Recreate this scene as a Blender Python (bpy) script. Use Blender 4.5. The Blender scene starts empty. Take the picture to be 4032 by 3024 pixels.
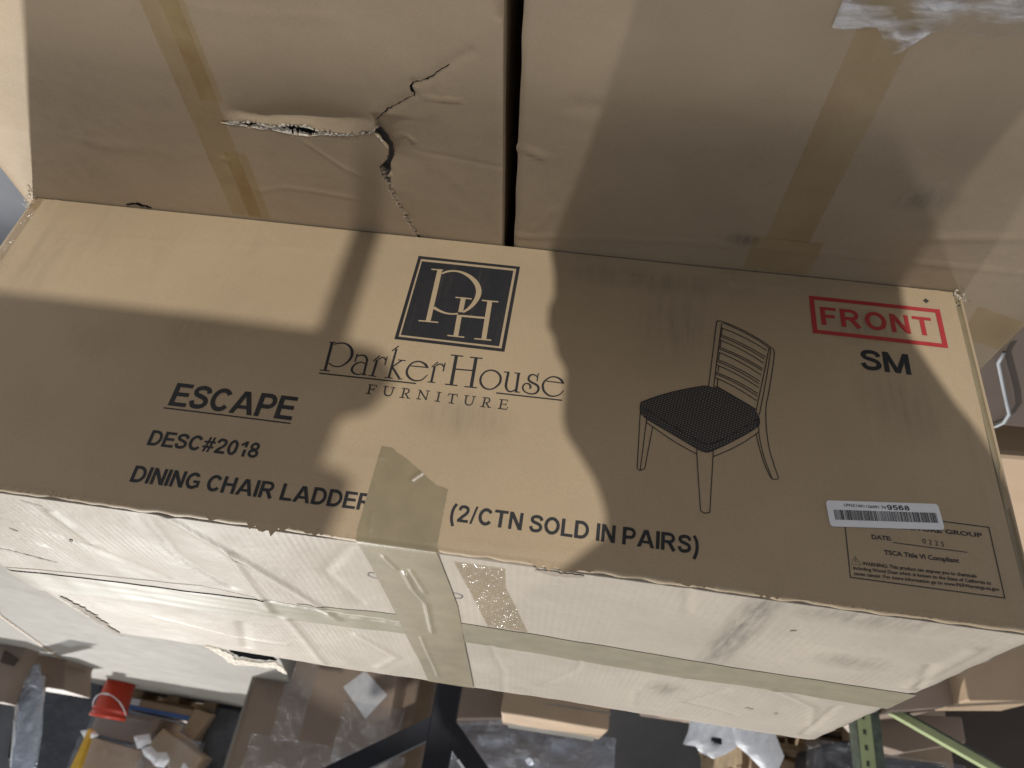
import bpy, bmesh, math, random
from mathutils import Vector, Matrix, noise
from mathutils.geometry import delaunay_2d_cdt, tessellate_polygon
random.seed(7)
scene = bpy.context.scene
COL = scene.collection

# ------------------------------------------------------------------ camera
cam_d = bpy.data.cameras.new("camera")
cam = bpy.data.objects.new("camera", cam_d)
COL.objects.link(cam)
right = Vector((-0.9898674, 0.00608214, -0.1418645))
down = Vector((-0.11716285, 0.52945343, 0.84020946))
fwd = Vector((0.08022092, 0.8483172, -0.52337609))
CAM = Vector((-0.128455, -0.596597, 0.549108))
m = Matrix.Identity(4)
for i in range(3):
    m[i][0] = right[i]; m[i][1] = -down[i]; m[i][2] = -fwd[i]; m[i][3] = CAM[i]
cam.matrix_world = m
cam_d.sensor_width = 9.9
cam_d.lens = 9.9 * 2797.1 / 4032
cam_d.clip_start = 0.02
cam_d.clip_end = 200
cam_d.dof.use_dof = True
cam_d.dof.focus_distance = 0.70
cam_d.dof.aperture_fstop = 2.2
scene.camera = cam

# ------------------------------------------------------------------ light
world = bpy.data.worlds.new("World")
scene.world = world
world.use_nodes = True
bg = world.node_tree.nodes["Background"]
bg.inputs[0].default_value = (0.90, 0.93, 1.0, 1)
bg.inputs[1].default_value = 0.345

def aim(ob, target):
    ob.rotation_euler = (Vector(target) - ob.location).to_track_quat('-Z', 'Y').to_euler()

def spot(name, loc, target, power, radius, half_deg, blend, color):
    d = bpy.data.lights.new(name, 'SPOT')
    d.energy = power; d.shadow_soft_size = radius; d.spot_size = math.radians(2 * half_deg)
    d.spot_blend = blend; d.color = color
    o = bpy.data.objects.new(name, d); COL.objects.link(o)
    o.location = loc; aim(o, target)
    return o

LC = Vector((-2.35, -11.5, 2.15))           # low lamp behind the photographer
spot("low_door_lamp", LC, (0.0, 0.0, 0.0), 4150, 0.058, 3.05, 0.08, (1.0, 0.955, 0.88))
LB = Vector((17.8, 30.0, 26.4))              # strong lamp across the hall, behind the carton
spot("hall_lamp", LB, (0.6, 1.5, 0.0), 112000, 0.48, 14, 0.3, (1.0, 0.985, 0.96))
ld = bpy.data.lights.new("overhead_glint_lamp", 'AREA')
ld.shape = 'RECTANGLE'; ld.size = 0.25; ld.size_y = 1.2; ld.energy = 46; ld.color = (0.98, 0.97, 0.95)
lo = bpy.data.objects.new("overhead_glint_lamp", ld); COL.objects.link(lo)
lo.location = (-2.6, 2.7, 5.6); aim(lo, (-0.3, 0, 0))

for k_, (px_, py_, pz_, e_) in enumerate(((2.0, 3.6, 6.2, 50), (-1.2, 6.0, 6.4, 45))):  # two overhead strips added to give the background film its glints
    ld = bpy.data.lights.new("overhead_glint_lamp", 'AREA')
    ld.shape = 'RECTANGLE'; ld.size = 0.4; ld.size_y = 2.0; ld.energy = e_ * 2.4; ld.color = (0.98, 0.97, 0.95)
    lo = bpy.data.objects.new("overhead_glint_lamp", ld); COL.objects.link(lo)
    lo.location = (px_, py_, pz_); aim(lo, (px_ * 0.5, 3.0, 0))

vs = scene.view_settings
vs.view_transform = 'Standard'; vs.look = 'None'; vs.exposure = -0.08; vs.gamma = 1.0
vs.use_curve_mapping = False
scene.render.resolution_x = 1024; scene.render.resolution_y = 768
scene.cycles.max_bounces = 6
scene.cycles.transparent_max_bounces = 12

# ------------------------------------------------------------------ materials
def new_mat(name):
    mt = bpy.data.materials.new(name); mt.use_nodes = True
    nt = mt.node_tree
    return mt, nt, nt.nodes["Principled BSDF"]

def N(nt, typ, **kw):
    n = nt.nodes.new(typ)
    for k, v in kw.items():
        if k.startswith('i_'):
            n.inputs[k[2:].replace('_', ' ')].default_value = v
        else:
            setattr(n, k, v)
    return n

def math_node(nt, op, a, b=None, clamp=False):
    n = nt.nodes.new('ShaderNodeMath'); n.operation = op; n.use_clamp = clamp
    for i, v in enumerate((a, b)):
        if v is None: continue
        if isinstance(v, (int, float)): n.inputs[i].default_value = v
        else: nt.links.new(v, n.inputs[i])
    return n.outputs[0]

def mixc(nt, fac, a, b, mode='MIX'):
    n = nt.nodes.new('ShaderNodeMix'); n.data_type = 'RGBA'; n.blend_type = mode
    for sock, v in ((n.inputs[0], fac), (n.inputs[6], a), (n.inputs[7], b)):
        if isinstance(v, (int, float)): sock.default_value = v
        elif isinstance(v, tuple): sock.default_value = (v[0], v[1], v[2], 1)
        else: nt.links.new(v, sock)
    return n.outputs[2]

def coords(nt, scale=(1, 1, 1), loc=(0, 0, 0)):
    tc = nt.nodes.new('ShaderNodeTexCoord')
    mp = nt.nodes.new('ShaderNodeMapping')
    mp.inputs['Scale'].default_value = scale; mp.inputs['Location'].default_value = loc
    nt.links.new(tc.outputs['Object'], mp.inputs[0])
    return mp.outputs[0]

def noise_fac(nt, vec, scale, detail=3.0, rough=0.55):
    n = N(nt, 'ShaderNodeTexNoise', i_Scale=scale, i_Detail=detail, i_Roughness=rough)
    nt.links.new(vec, n.inputs['Vector'])
    return n.outputs['Fac']

def ramp(nt, fac, lo, hi, a=0.0, b=1.0):
    n = nt.nodes.new('ShaderNodeMapRange'); n.clamp = True
    nt.links.new(fac, n.inputs[0])
    for i, v in enumerate((lo, hi, a, b)): n.inputs[i + 1].default_value = v
    return n.outputs[0]

def bump(nt, height, strength, dist, prev=None):
    b = nt.nodes.new('ShaderNodeBump'); b.inputs['Strength'].default_value = strength
    b.inputs['Distance'].default_value = dist
    nt.links.new(height, b.inputs['Height'])
    if prev is not None: nt.links.new(prev, b.inputs['Normal'])
    return b.outputs[0]

def cardboard(name, base=(0.395, 0.304, 0.197), rough=0.62, spec=0.35, flute=None, flute_amp=0.3, dirt=0.35,
              spots=(), wrinkle=0.0, fine=0.12):
    """kraft board: blotches, fibre speckle, faint flutes, scuffs; spots = (x, y, z, rx, ry, rz, strength)"""
    mt, nt, P = new_mat(name)
    v = coords(nt)
    col = mixc(nt, ramp(nt, noise_fac(nt, v, 5.5, 4), 0.3, 0.7), tuple(c * 0.90 for c in base), tuple(c * 1.06 for c in base))
    col = mixc(nt, ramp(nt, noise_fac(nt, v, 900, 2), 0.35, 0.65), mixc(nt, 1.0, col, (0.90, 0.89, 0.88), 'MULTIPLY'), col)
    fib = noise_fac(nt, coords(nt, (60, 60, 520)), 1.0, 3)
    col = mixc(nt, ramp(nt, fib, 0.58, 0.75, 0.0, 0.22), col, tuple(c * 0.72 for c in base))
    # broad grey scuffs with a shape of their own
    sc = math_node(nt, 'MULTIPLY', ramp(nt, noise_fac(nt, v, 3.3, 5, 0.65), 0.56, 0.72), ramp(nt, noise_fac(nt, coords(nt, (55, 55, 9)), 1.0, 4), 0.42, 0.62))
    col = mixc(nt, math_node(nt, 'MULTIPLY', sc, dirt), col, tuple(c * 0.55 for c in base))
    for k, (sx, sy, sz, rx, ry, rz, st) in enumerate(spots):
        g = nt.nodes.new('ShaderNodeTexGradient'); g.gradient_type = 'SPHERICAL'
        nt.links.new(coords(nt, (1 / rx, 1 / ry, 1 / rz), (-sx / rx, -sy / ry, -sz / rz)), g.inputs[0])
        stre = noise_fac(nt, coords(nt, (130, 20, 14), (k * 3.1, 0, 0)), 1.0, 4, 0.6)
        f = math_node(nt, 'MULTIPLY', ramp(nt, g.outputs['Fac'], 0.0, 0.75), ramp(nt, stre, 0.36, 0.66, 0.25, 1.0))
        col = mixc(nt, math_node(nt, 'MULTIPLY', f, st), col, (0.075, 0.068, 0.06))
    nt.links.new(col, P.inputs['Base Color'])
    P.inputs['Specular IOR Level'].default_value = spec
    rr = ramp(nt, noise_fac(nt, v, 14, 4), 0.3, 0.7, rough - 0.07, rough + 0.07)
    nt.links.new(rr, P.inputs['Roughness'])
    nrm = bump(nt, noise_fac(nt, v, 420, 3), fine, 0.0006)
    nrm = bump(nt, noise_fac(nt, v, 22, 4), 0.22 + wrinkle, 0.004, nrm)
    if flute is not None:
        w = N(nt, 'ShaderNodeTexWave', i_Scale=1.0, i_Distortion=0.25, i_Detail=2.0)
        w.wave_type = 'BANDS'; w.bands_direction = 'X'
        w.inputs['Detail Scale'].default_value = 0.4
        sc = [1, 1, 1]
        nt.links.new(coords(nt, {'X': (42, 5, 5), 'Y': (42, 5, 5)}[flute]), w.inputs['Vector'])
        amp = ramp(nt, noise_fac(nt, v, 6, 3), 0.35, 0.7)
        h = math_node(nt, 'MULTIPLY', w.outputs['Fac'], amp)
        nrm = bump(nt, h, flute_amp, 0.0012, nrm)
    nt.links.new(nrm, P.inputs['Normal'])
    return mt

def plain(name, col, rough=0.5, metal=0.0, spec=0.5, nscale=20, var=0.12, bmp=0.0, bdist=0.003, bscale=60):
    mt, nt, P = new_mat(name)
    v = coords(nt)
    c = mixc(nt, ramp(nt, noise_fac(nt, v, nscale, 4), 0.3, 0.7), tuple(x * (1 - var) for x in col), tuple(min(1, x * (1 + var)) for x in col))
    nt.links.new(c, P.inputs['Base Color'])
    P.inputs['Roughness'].default_value = rough; P.inputs['Metallic'].default_value = metal
    P.inputs['Specular IOR Level'].default_value = spec
    if bmp:
        nt.links.new(bump(nt, noise_fac(nt, v, bscale, 4), bmp, bdist), P.inputs['Normal'])
    return mt

def film(name, tint=(0.96, 0.97, 0.98), gloss=0.12, rough=0.12, bscale=45, bmp=0.8, bdist=0.006, haze=0.0, hcol=(0.7, 0.72, 0.75), mask=None, stretch=(1, 1, 2.2)):
    """clear plastic film: see-through with wrinkled highlights"""
    mt, nt, P = new_mat(name)
    out = nt.nodes['Material Output']
    tr = nt.nodes.new('ShaderNodeBsdfTransparent'); tr.inputs[0].default_value = (*tint, 1)
    gl = nt.nodes.new('ShaderNodeBsdfGlossy'); gl.inputs['Roughness'].default_value = rough
    gl.inputs[0].default_value = (0.95, 0.97, 1, 1)
    v = coords(nt, stretch)
    h = noise_fac(nt, v, bscale, 5, 0.6)
    nt.links.new(bump(nt, h, bmp, bdist), gl.inputs['Normal'])
    mx = nt.nodes.new('ShaderNodeMixShader'); mx.inputs[0].default_value = gloss
    nt.links.new(tr.outputs[0], mx.inputs[1]); nt.links.new(gl.outputs[0], mx.inputs[2])
    if mask: nt.links.new(ramp(nt, noise_fac(nt, v, mask[0], 3), mask[1], mask[2], 0.02, gloss), mx.inputs[0])
    res = mx.outputs[0]
    if haze:
        df = nt.nodes.new('ShaderNodeBsdfDiffuse'); df.inputs[0].default_value = (*hcol, 1)
        nt.links.new(bump(nt, h, bmp, bdist), df.inputs['Normal'])
        m2 = nt.nodes.new('ShaderNodeMixShader')
        f = ramp(nt, noise_fac(nt, v, bscale * 0.4, 4), 0.35, 0.7, haze * 0.4, haze)
        nt.links.new(f, m2.inputs[0]); nt.links.new(res, m2.inputs[1]); nt.links.new(df.outputs[0], m2.inputs[2])
        res = m2.outputs[0]
    nt.links.new(res, out.inputs['Surface'])
    return mt

def tape_mat(name, tint, gloss=0.06, rough=0.3, body=0.25, bcol=(0.30, 0.22, 0.12)):
    """thin packing tape: tinted see-through layer with a soft sheen"""
    mt, nt, P = new_mat(name)
    out = nt.nodes['Material Output']
    v = coords(nt)
    tr = nt.nodes.new('ShaderNodeBsdfTransparent')
    nt.links.new(mixc(nt, ramp(nt, noise_fac(nt, v, 30, 4), 0.3, 0.7), tint, tuple(min(1, t * 1.1) for t in tint)), tr.inputs[0])
    P.inputs['Base Color'].default_value = (*bcol, 1); P.inputs['Roughness'].default_value = rough
    nt.links.new(bump(nt, noise_fac(nt, v, 120, 4), 0.25, 0.001), P.inputs['Normal'])
    mx = nt.nodes.new('ShaderNodeMixShader'); mx.inputs[0].default_value = body
    nt.links.new(tr.outputs[0], mx.inputs[1]); nt.links.new(P.outputs[0], mx.inputs[2])
    nt.links.new(mx.outputs[0], out.inputs['Surface'])
    return mt

M = {}
M['front'] = cardboard('kraft_front', flute='X', flute_amp=0.05, dirt=0.40, spots=(
    (-0.235, 0, 0.085, 0.055, 0.1, 0.075, 0.30), (-0.45, 0, 0.150, 0.05, 0.1, 0.055, 0.30), (-0.20, 0, 0.03, 0.13, 0.1, 0.02, 0.3),
    (0.27, 0, 0.165, 0.05, 0.1, 0.035, 0.2), (0.36, 0, 0.185, 0.05, 0.1, 0.03, 0.18), (-0.03, 0, 0.225, 0.06, 0.1, 0.03, 0.35), (-0.42, 0, 0.06, 0.05, 0.1, 0.03, 0.4)))
M['top'] = cardboard('kraft_top', base=(0.372, 0.327, 0.268), rough=0.50, spec=0.06, flute='X', flute_amp=0.13, dirt=0.35, wrinkle=0.25, fine=0.2, spots=(
    (-0.315, 0.10, 0.36, 0.022, 0.22, 0.4, 0.7), (-0.436, 0.144, 0.36, 0.05, 0.03, 0.4, 0.4), (-0.40, 0.02, 0.36, 0.10, 0.03, 0.4, 0.45), (-0.29, 0.36, 0.36, 0.03, 0.05, 0.4, 0.5)))
M['side'] = cardboard('kraft_side')
M['lower'] = cardboard('kraft_lower', base=(0.385, 0.297, 0.200), rough=0.6, spec=0.3, dirt=0.25, spots=((-0.29, -0.045, 0, 0.02, 0.012, 0.1, 0.7), (-0.44, -0.12, 0, 0.04, 0.02, 0.1, 0.4)))
M['bg_kraft'] = cardboard('kraft_far', base=(0.40, 0.29, 0.19), rough=0.6, dirt=0.5, fine=0.05)
M['bg_dull'] = cardboard('kraft_dull', base=(0.27, 0.205, 0.16), rough=0.5, dirt=0.5, fine=0.05)
M['bg_dark'] = cardboard('kraft_dark', base=(0.075, 0.055, 0.042), rough=0.6, dirt=0.5, fine=0.05)
M['pale'] = cardboard('kraft_pale', base=(0.27, 0.255, 0.225), rough=0.6, spec=0.05, dirt=0.2, fine=0.05)
M['torn'] = plain('torn_paper_fibre', (0.62, 0.56, 0.47), 0.9, nscale=200, var=0.25, bmp=0.6, bscale=500)
M['inner'] = cardboard('kraft_inner', base=(0.23, 0.185, 0.14), rough=0.8, fine=0.2)
def ink_mat(name, col, paper=(0.30, 0.235, 0.155), wear=0.22):
    mt, nt, P = new_mat(name)
    v = coords(nt)
    rub = math_node(nt, 'MULTIPLY', ramp(nt, noise_fac(nt, v, 1100, 2), 0.56, 0.72), ramp(nt, noise_fac(nt, v, 35, 4), 0.35, 0.7))
    band = ramp(nt, noise_fac(nt, coords(nt, (150, 5, 9)), 1.0, 3), 0.55, 0.75, 0.0, 0.05)
    c = mixc(nt, math_node(nt, 'MULTIPLY', rub, wear), col, paper)
    c = mixc(nt, band, c, paper)
    nt.links.new(c, P.inputs['Base Color']); P.inputs['Roughness'].default_value = 0.55
    P.inputs['Specular IOR Level'].default_value = 0.3
    return mt
M['ink'] = ink_mat('navy_ink', (0.015, 0.016, 0.020))
M['ink2'] = plain('grey_stamp_ink', (0.04, 0.037, 0.037), 0.6, spec=0.3, nscale=600, var=0.45)
M['red'] = ink_mat('red_ink', (0.36, 0.028, 0.032), wear=0.45)
M['unprinted'] = cardboard('kraft_unprinted', dirt=0.1)
M['label'] = plain('white_label', (0.70, 0.71, 0.74), 0.45, nscale=50, var=0.03)
M['tan_tape'] = plain('tan_tape', (0.222, 0.182, 0.112), 0.30, spec=0.45, nscale=35, var=0.10, bmp=0.18, bscale=160, bdist=0.001)
M['top_tape'] = plain('tan_tape_top', (0.205, 0.178, 0.118), 0.42, spec=0.12, nscale=35, var=0.10, bmp=0.15, bscale=130, bdist=0.001)
M['brown_tape'] = tape_mat('brown_tape', (0.94, 0.90, 0.83), body=0.05, bcol=(0.25, 0.175, 0.09), rough=0.45)
M['clear_tape'] = film('clear_tape', tint=(0.86, 0.82, 0.74), gloss=0.12, rough=0.16, bscale=45, bmp=1.0, bdist=0.0085, stretch=(2.2, 0.4, 1))
M['film'] = film('stretch_film', gloss=0.6, rough=0.15, bscale=110, bmp=1.0, bdist=0.005, mask=(34, 0.42, 0.62), stretch=(0.55, 1.7, 1))
M['bg_film'] = film('stretch_film_far', gloss=0.11, rough=0.16, bscale=30, bmp=1.0, bdist=0.05)
M['blue_sheen'] = film('bluish_sheen_film', tint=(0.85, 0.89, 0.96), gloss=0.25, rough=0.2, bscale=12, bmp=1.0, bdist=0.05, haze=0.55, hcol=(0.50, 0.56, 0.66))  # bluish reflection painted in as a cloudy diffuse tint
M['concrete'] = plain('concrete', (0.55, 0.57, 0.61), 0.42, nscale=3.0, var=0.12, bmp=0.1, bscale=200)
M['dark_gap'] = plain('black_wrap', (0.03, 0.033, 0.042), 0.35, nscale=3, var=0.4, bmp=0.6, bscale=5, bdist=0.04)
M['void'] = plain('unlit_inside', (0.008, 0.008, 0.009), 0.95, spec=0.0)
M['black_steel'] = plain('black_steel', (0.012, 0.014, 0.020), 0.5, metal=0.0, spec=0.2, nscale=8, var=0.3)
M['green_steel'] = plain('green_rack_paint', (0.31, 0.36, 0.17), 0.42, nscale=15, var=0.15)
M['green_shaded'] = plain('shaded_green_rack_paint', (0.05, 0.065, 0.045), 0.45, nscale=40, var=0.5)  # darker copy of the rack green, shade painted on the side faces
M['orange'] = plain('orange_plastic', (0.60, 0.055, 0.025), 0.35, nscale=6, var=0.1)
M['wood'] = plain('pallet_wood', (0.33, 0.24, 0.14), 0.75, nscale=14, var=0.3, bmp=0.3)
M['blue'] = plain('blue_print', (0.07, 0.16, 0.42), 0.5)
M['yellow'] = plain('yellow_paint', (0.58, 0.36, 0.03), 0.45)
M['white_bag'] = film('white_bag', tint=(0.9, 0.92, 0.95), gloss=0.16, rough=0.2, bscale=7, bmp=0.6, bdist=0.03, haze=1.0, hcol=(0.92, 0.93, 0.95))
M['white_strap'] = plain('white_strap', (0.72, 0.74, 0.75), 0.45)
M['grey_wall'] = plain('grey_panel', (0.12, 0.12, 0.122), 0.6, nscale=2, var=0.25)
M['grey_label'] = plain('grey_paper', (0.46, 0.46, 0.47), 0.6, nscale=30, var=0.08)
M['dim_strap'] = plain('dim_strap', (0.24, 0.25, 0.26), 0.55)
M['cloth'] = plain('dark_cloth', (0.05, 0.055, 0.07), 0.85, nscale=40)
M['foam'] = plain('grey_foam', (0.19, 0.18, 0.165), 0.8, nscale=60)

# ------------------------------------------------------------------ mesh helpers
def tag(o, label=None, cat=None, group=None, kind=None):
    if label: o['label'] = label
    if cat: o['category'] = cat
    if group: o['group'] = group
    if kind: o['kind'] = kind
    return o

def mk(name, verts, faces, mat, parent=None, smooth=False):
    me = bpy.data.meshes.new(name)
    me.from_pydata([tuple(v) for v in verts], [], faces)
    me.update()
    if smooth:
        me.polygons.foreach_set('use_smooth', [True] * len(me.polygons))
    o = bpy.data.objects.new(name, me); COL.objects.link(o)
    if mat is not None: me.materials.append(M[mat] if isinstance(mat, str) else mat)
    if parent: o.parent = parent
    return o

def empty(name, loc=(0, 0, 0)):
    o = bpy.data.objects.new(name, None); COL.objects.link(o); o.location = loc
    o.empty_display_size = 0.05
    return o

def child(o, parent):
    """parent o, keeping world coordinates of its vertices"""
    o.parent = parent
    o.matrix_parent_inverse = Matrix.Translation(-Vector(parent.location))
    return o

def from_bm(name, bm, mat, parent=None, smooth=False):
    me = bpy.data.meshes.new(name); bm.to_mesh(me); bm.free()
    if smooth: me.polygons.foreach_set('use_smooth', [True] * len(me.polygons))
    if mat: me.materials.append(M[mat])
    o = bpy.data.objects.new(name, me); COL.objects.link(o)
    if parent: child(o, parent)
    return o

def bm_box(bm, c, s, rz=0.0, bev=0.0, rx=0.0, ry=0.0, taper=1.0):
    r = bmesh.ops.create_cube(bm, size=1.0)
    vs_ = r['verts']
    for v in vs_:
        v.co = Vector((v.co.x * s[0], v.co.y * s[1], v.co.z * s[2]))
        if v.co.z < 0: v.co.x *= taper; v.co.y *= taper
    if bev:
        es = list({e for v in vs_ for e in v.link_edges})
        b = bmesh.ops.bevel(bm, geom=es, offset=bev, segments=2, affect='EDGES', profile=0.5)
        vs_ = list({v for f in b['faces'] for v in f.verts} | {v for v in vs_ if v.is_valid})
    mt = Matrix.Translation(Vector(c)) @ Matrix.Rotation(rz, 4, 'Z') @ Matrix.Rotation(ry, 4, 'Y') @ Matrix.Rotation(rx, 4, 'X')
    for v in vs_: v.co = mt @ v.co
    return vs_

def box(name, c, s, mat, parent=None, rz=0.0, bev=0.004, rx=0.0, ry=0.0, dent=0.0):
    bm = bmesh.new(); bm_box(bm, c, s, rz, bev, rx, ry)
    if dent:
        bmesh.ops.subdivide_edges(bm, edges=bm.edges[:], cuts=5, use_grid_fill=True)
        for v in bm.verts:
            n = noise.noise_vector(v.co * 3.1)
            v.co += n * dent
    return from_bm(name, bm, mat, parent, smooth=False)

def tube(name, pts, rad, mat, parent=None, seg=10, caps=True):
    verts, faces = [], []
    P = [Vector(p) for p in pts]
    rads = rad if isinstance(rad, (list, tuple)) else [rad] * len(P)
    for i, p in enumerate(P):
        t = (P[min(i + 1, len(P) - 1)] - P[max(i - 1, 0)]).normalized()
        a = t.cross(Vector((0, 0, 1)))
        if a.length < 0.05: a = t.cross(Vector((1, 0, 0)))
        a.normalize(); b = t.cross(a).normalized()
        for k in range(seg):
            an = 2 * math.pi * k / seg
            verts.append(p + (a * math.cos(an) + b * math.sin(an)) * rads[i])
    for i in range(len(P) - 1):
        for k in range(seg):
            k2 = (k + 1) % seg
            faces.append((i * seg + k, i * seg + k2, (i + 1) * seg + k2, (i + 1) * seg + k))
    if caps:
        faces.append(tuple(range(seg - 1, -1, -1))); faces.append(tuple(range((len(P) - 1) * seg, len(P) * seg)))
    o = mk(name, verts, faces, mat, None, True)
    if parent: child(o, parent)
    return o

def seg_dist(px, py, ax, ay, bx, by):
    dx, dy = bx - ax, by - ay
    L = dx * dx + dy * dy
    t = 0.0 if L == 0 else max(0.0, min(1.0, ((px - ax) * dx + (py - ay) * dy) / L))
    qx, qy = ax + t * dx, ay + t * dy
    return math.hypot(px - qx, py - qy), t

def crease_sum(px, py, creases):
    h = 0.0
    for pts, amp, w in creases:
        best = 1e9
        for (ax, ay), (bx, by) in zip(pts[:-1], pts[1:]):
            if min(ax, bx) - 4 * w > px or max(ax, bx) + 4 * w < px or min(ay, by) - 4 * w > py or max(ay, by) + 4 * w < py:
                continue
            d, _ = seg_dist(px, py, ax, ay, bx, by)
            best = min(best, d)
        if best < 4 * w:
            h += amp * math.exp(-(best / w) ** 2)
    return h

# ------------------------------------------------------------------ setting
floor_v = []
n = 24
floor = mk('floor', [(-14, -14, -0.45), (14, -14, -0.45), (14, 14, -0.45), (-14, 14, -0.45)], [(0, 1, 2, 3)], 'concrete')
tag(floor, kind='structure')
wall = box('wall', (0, 9.6, 0.9), (26, 0.2, 2.7), 'grey_wall', bev=0)
tag(wall, kind='structure')

# ------------------------------------------------------------------ main carton
FRONT_CREASES = [
    ([(0.50, 0.052), (0.35, 0.047), (0.20, 0.036), (0.02, 0.028)], -0.0006, 0.0018),
    ([(-0.10, 0.030), (-0.25, 0.022), (-0.36, 0.018)], -0.0005, 0.0016),
    ([(0.10, 0.292), (0.16, 0.286), (0.23, 0.300)], -0.0005, 0.0025),
    ([(0.10, 0.272), (0.06, 0.282), (0.035, 0.279)], -0.0006, 0.002),
    ([(0.02, 0.262), (-0.02, 0.268), (-0.08, 0.255)], -0.0004, 0.002),
    ([(0.30, 0.346), (0.16, 0.345), (0.05, 0.348)], -0.0009, 0.0016),
    ([(-0.05, 0.347), (-0.15, 0.345), (-0.30, 0.349)], -0.0009, 0.0016),
    ([(-0.19, 0.3515), (-0.24, 0.346), (-0.30, 0.351)], 0.0011, 0.0018),
    ([(0.50, 0.0), (0.505, 0.1), (0.51, 0.35)], -0.0008, 0.003),
    ([(-0.507, 0.0), (-0.508, 0.1), (-0.512, 0.35)], -0.0008, 0.0025),
    ([(-0.2886, 0.009), (-0.292, 0.022)], -0.0016, 0.0035),
]

def fy(x, z):
    b = -0.0035 * max(0.0, 1 - (x / 0.53) ** 2) * math.sin(math.pi * min(max(z / 0.358, 0), 1))
    b += 0.0010 * noise.noise(Vector((x * 6, 3.3, z * 7)))
    return b + crease_sum(x, z, FRONT_CREASES)

carton = empty('cardboard_carton', (0, 0.27, 0))
tag(carton, 'upside-down tan cardboard carton printed with a square logo, a chair drawing and red FRONT', 'carton')

def top_h(x, y):
    h = 0.358 + 0.0486 * y
    h += crease_sum(x, y, TOP_CREASES)
    h += 0.0022 * noise.noise(Vector((x * 5.0, y * 5.0, 1.7))) * min(1, y / 0.05)
    h += 0.0007 * noise.noise(Vector((x * 26, y * 11, 5.1))) * min(1, y / 0.03)
    return h

TOP_CREASES = [
    ([(0.216, 0.012), (0.181, 0.077), (0.150, 0.16), (0.113, 0.266)], 0.0022, 0.006),
    ([(0.346, 0.039), (0.340, 0.112)], 0.0018, 0.006),
    ([(0.183, 0.077), (0.198, 0.276)], 0.0016, 0.005),
    ([(0.185, 0.301), (0.187, 0.526)], 0.0016, 0.006),
    ([(0.24, 0.02), (0.25, 0.11), (0.22, 0.2)], -0.0016, 0.008),
    ([(0.44, 0.06), (0.36, 0.12), (0.30, 0.20)], -0.0016, 0.007),
    ([(0.48, 0.11), (0.42, 0.15)], 0.0014, 0.005),
    ([(0.10, 0.33), (0.06, 0.42), (0.10, 0.50)], 0.0015, 0.006),
    ([(0.26, 0.36), (0.30, 0.50)], -0.0016, 0.008),
    ([(0.40, 0.40), (0.30, 0.45), (0.22, 0.44)], 0.0012, 0.004),
    ([(-0.072, 0.278), (-0.077, 0.344), (-0.086, 0.412), (-0.085, 0.535)], -0.0012, 0.003),
    ([(-0.181, 0.286), (-0.179, 0.336), (-0.156, 0.41), (-0.14, 0.459)], -0.0012, 0.003),
    ([(-0.40, 0.29), (-0.47, 0.35), (-0.50, 0.45)], 0.0013, 0.004),
    ([(-0.51, 0.06), (-0.515, 0.2)], 0.0022, 0.006),
    ([(-0.50, 0.12), (-0.528, 0.21)], -0.0022, 0.004),
    ([(-0.49, 0.33), (-0.51, 0.51)], -0.002, 0.004),
    ([(-0.25, 0.012), (-0.26, 0.07)], -0.0012, 0.004),
    ([(-0.30, 0.30), (-0.26, 0.40), (-0.27, 0.50)], 0.001, 0.005),
    ([(-0.36, 0.33), (-0.33, 0.42), (-0.40, 0.45)], -0.0014, 0.004),
    ([(0.05, 0.02), (0.09, 0.1), (0.07, 0.19)], -0.001, 0.006),
]

# front panel, with the rounded fold over the top edge
XS = [-0.5235 + 1.0505 * i / 300 for i in range(301)]
ZS = [0.001 + 0.350 * j / 100 for j in range(101)]
rows = [('z', z) for z in ZS] + [('a', math.radians(a)) for a in (15, 30, 45, 60, 75, 90)]
verts, faces = [], []
RF = 0.0065
for kind, val in rows:
    for x in XS:
        jag = 0.0011 * noise.noise(Vector((x * 60, 0, 8))) + 0.0012 * noise.noise(Vector((x * 14, 0, 3)))
        if kind == 'z':
            verts.append((x, fy(x, val), val + (jag if val > 0.349 else 0)))
        else:
            verts.append((x, fy(x, 0.351) + RF * (1 - math.cos(val)), 0.351 + jag + RF * math.sin(val)))
nx = len(XS)
for j in range(len(rows) - 1):
    for i in range(nx - 1):
        a = j * nx + i
        faces.append((a, a + 1, a + 1 + nx, a + nx))
front = mk('front_panel', verts, faces, 'front', None, True)
child(front, carton)

# top flaps meeting at the taped seam
SEAM = [(0.56, 0.258), (0.40, 0.236), (0.26, 0.212), (0.20, 0.226), (0.10, 0.245), (-0.56, 0.252)]
def lerp_pts(pts, x):
    if x >= pts[0][0]: return pts[0][1]
    for (a, ya), (b, yb) in zip(pts[:-1], pts[1:]):
        if b <= x <= a: return ya + (yb - ya) * (a - x) / (a - b)
    return pts[-1][1]

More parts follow.
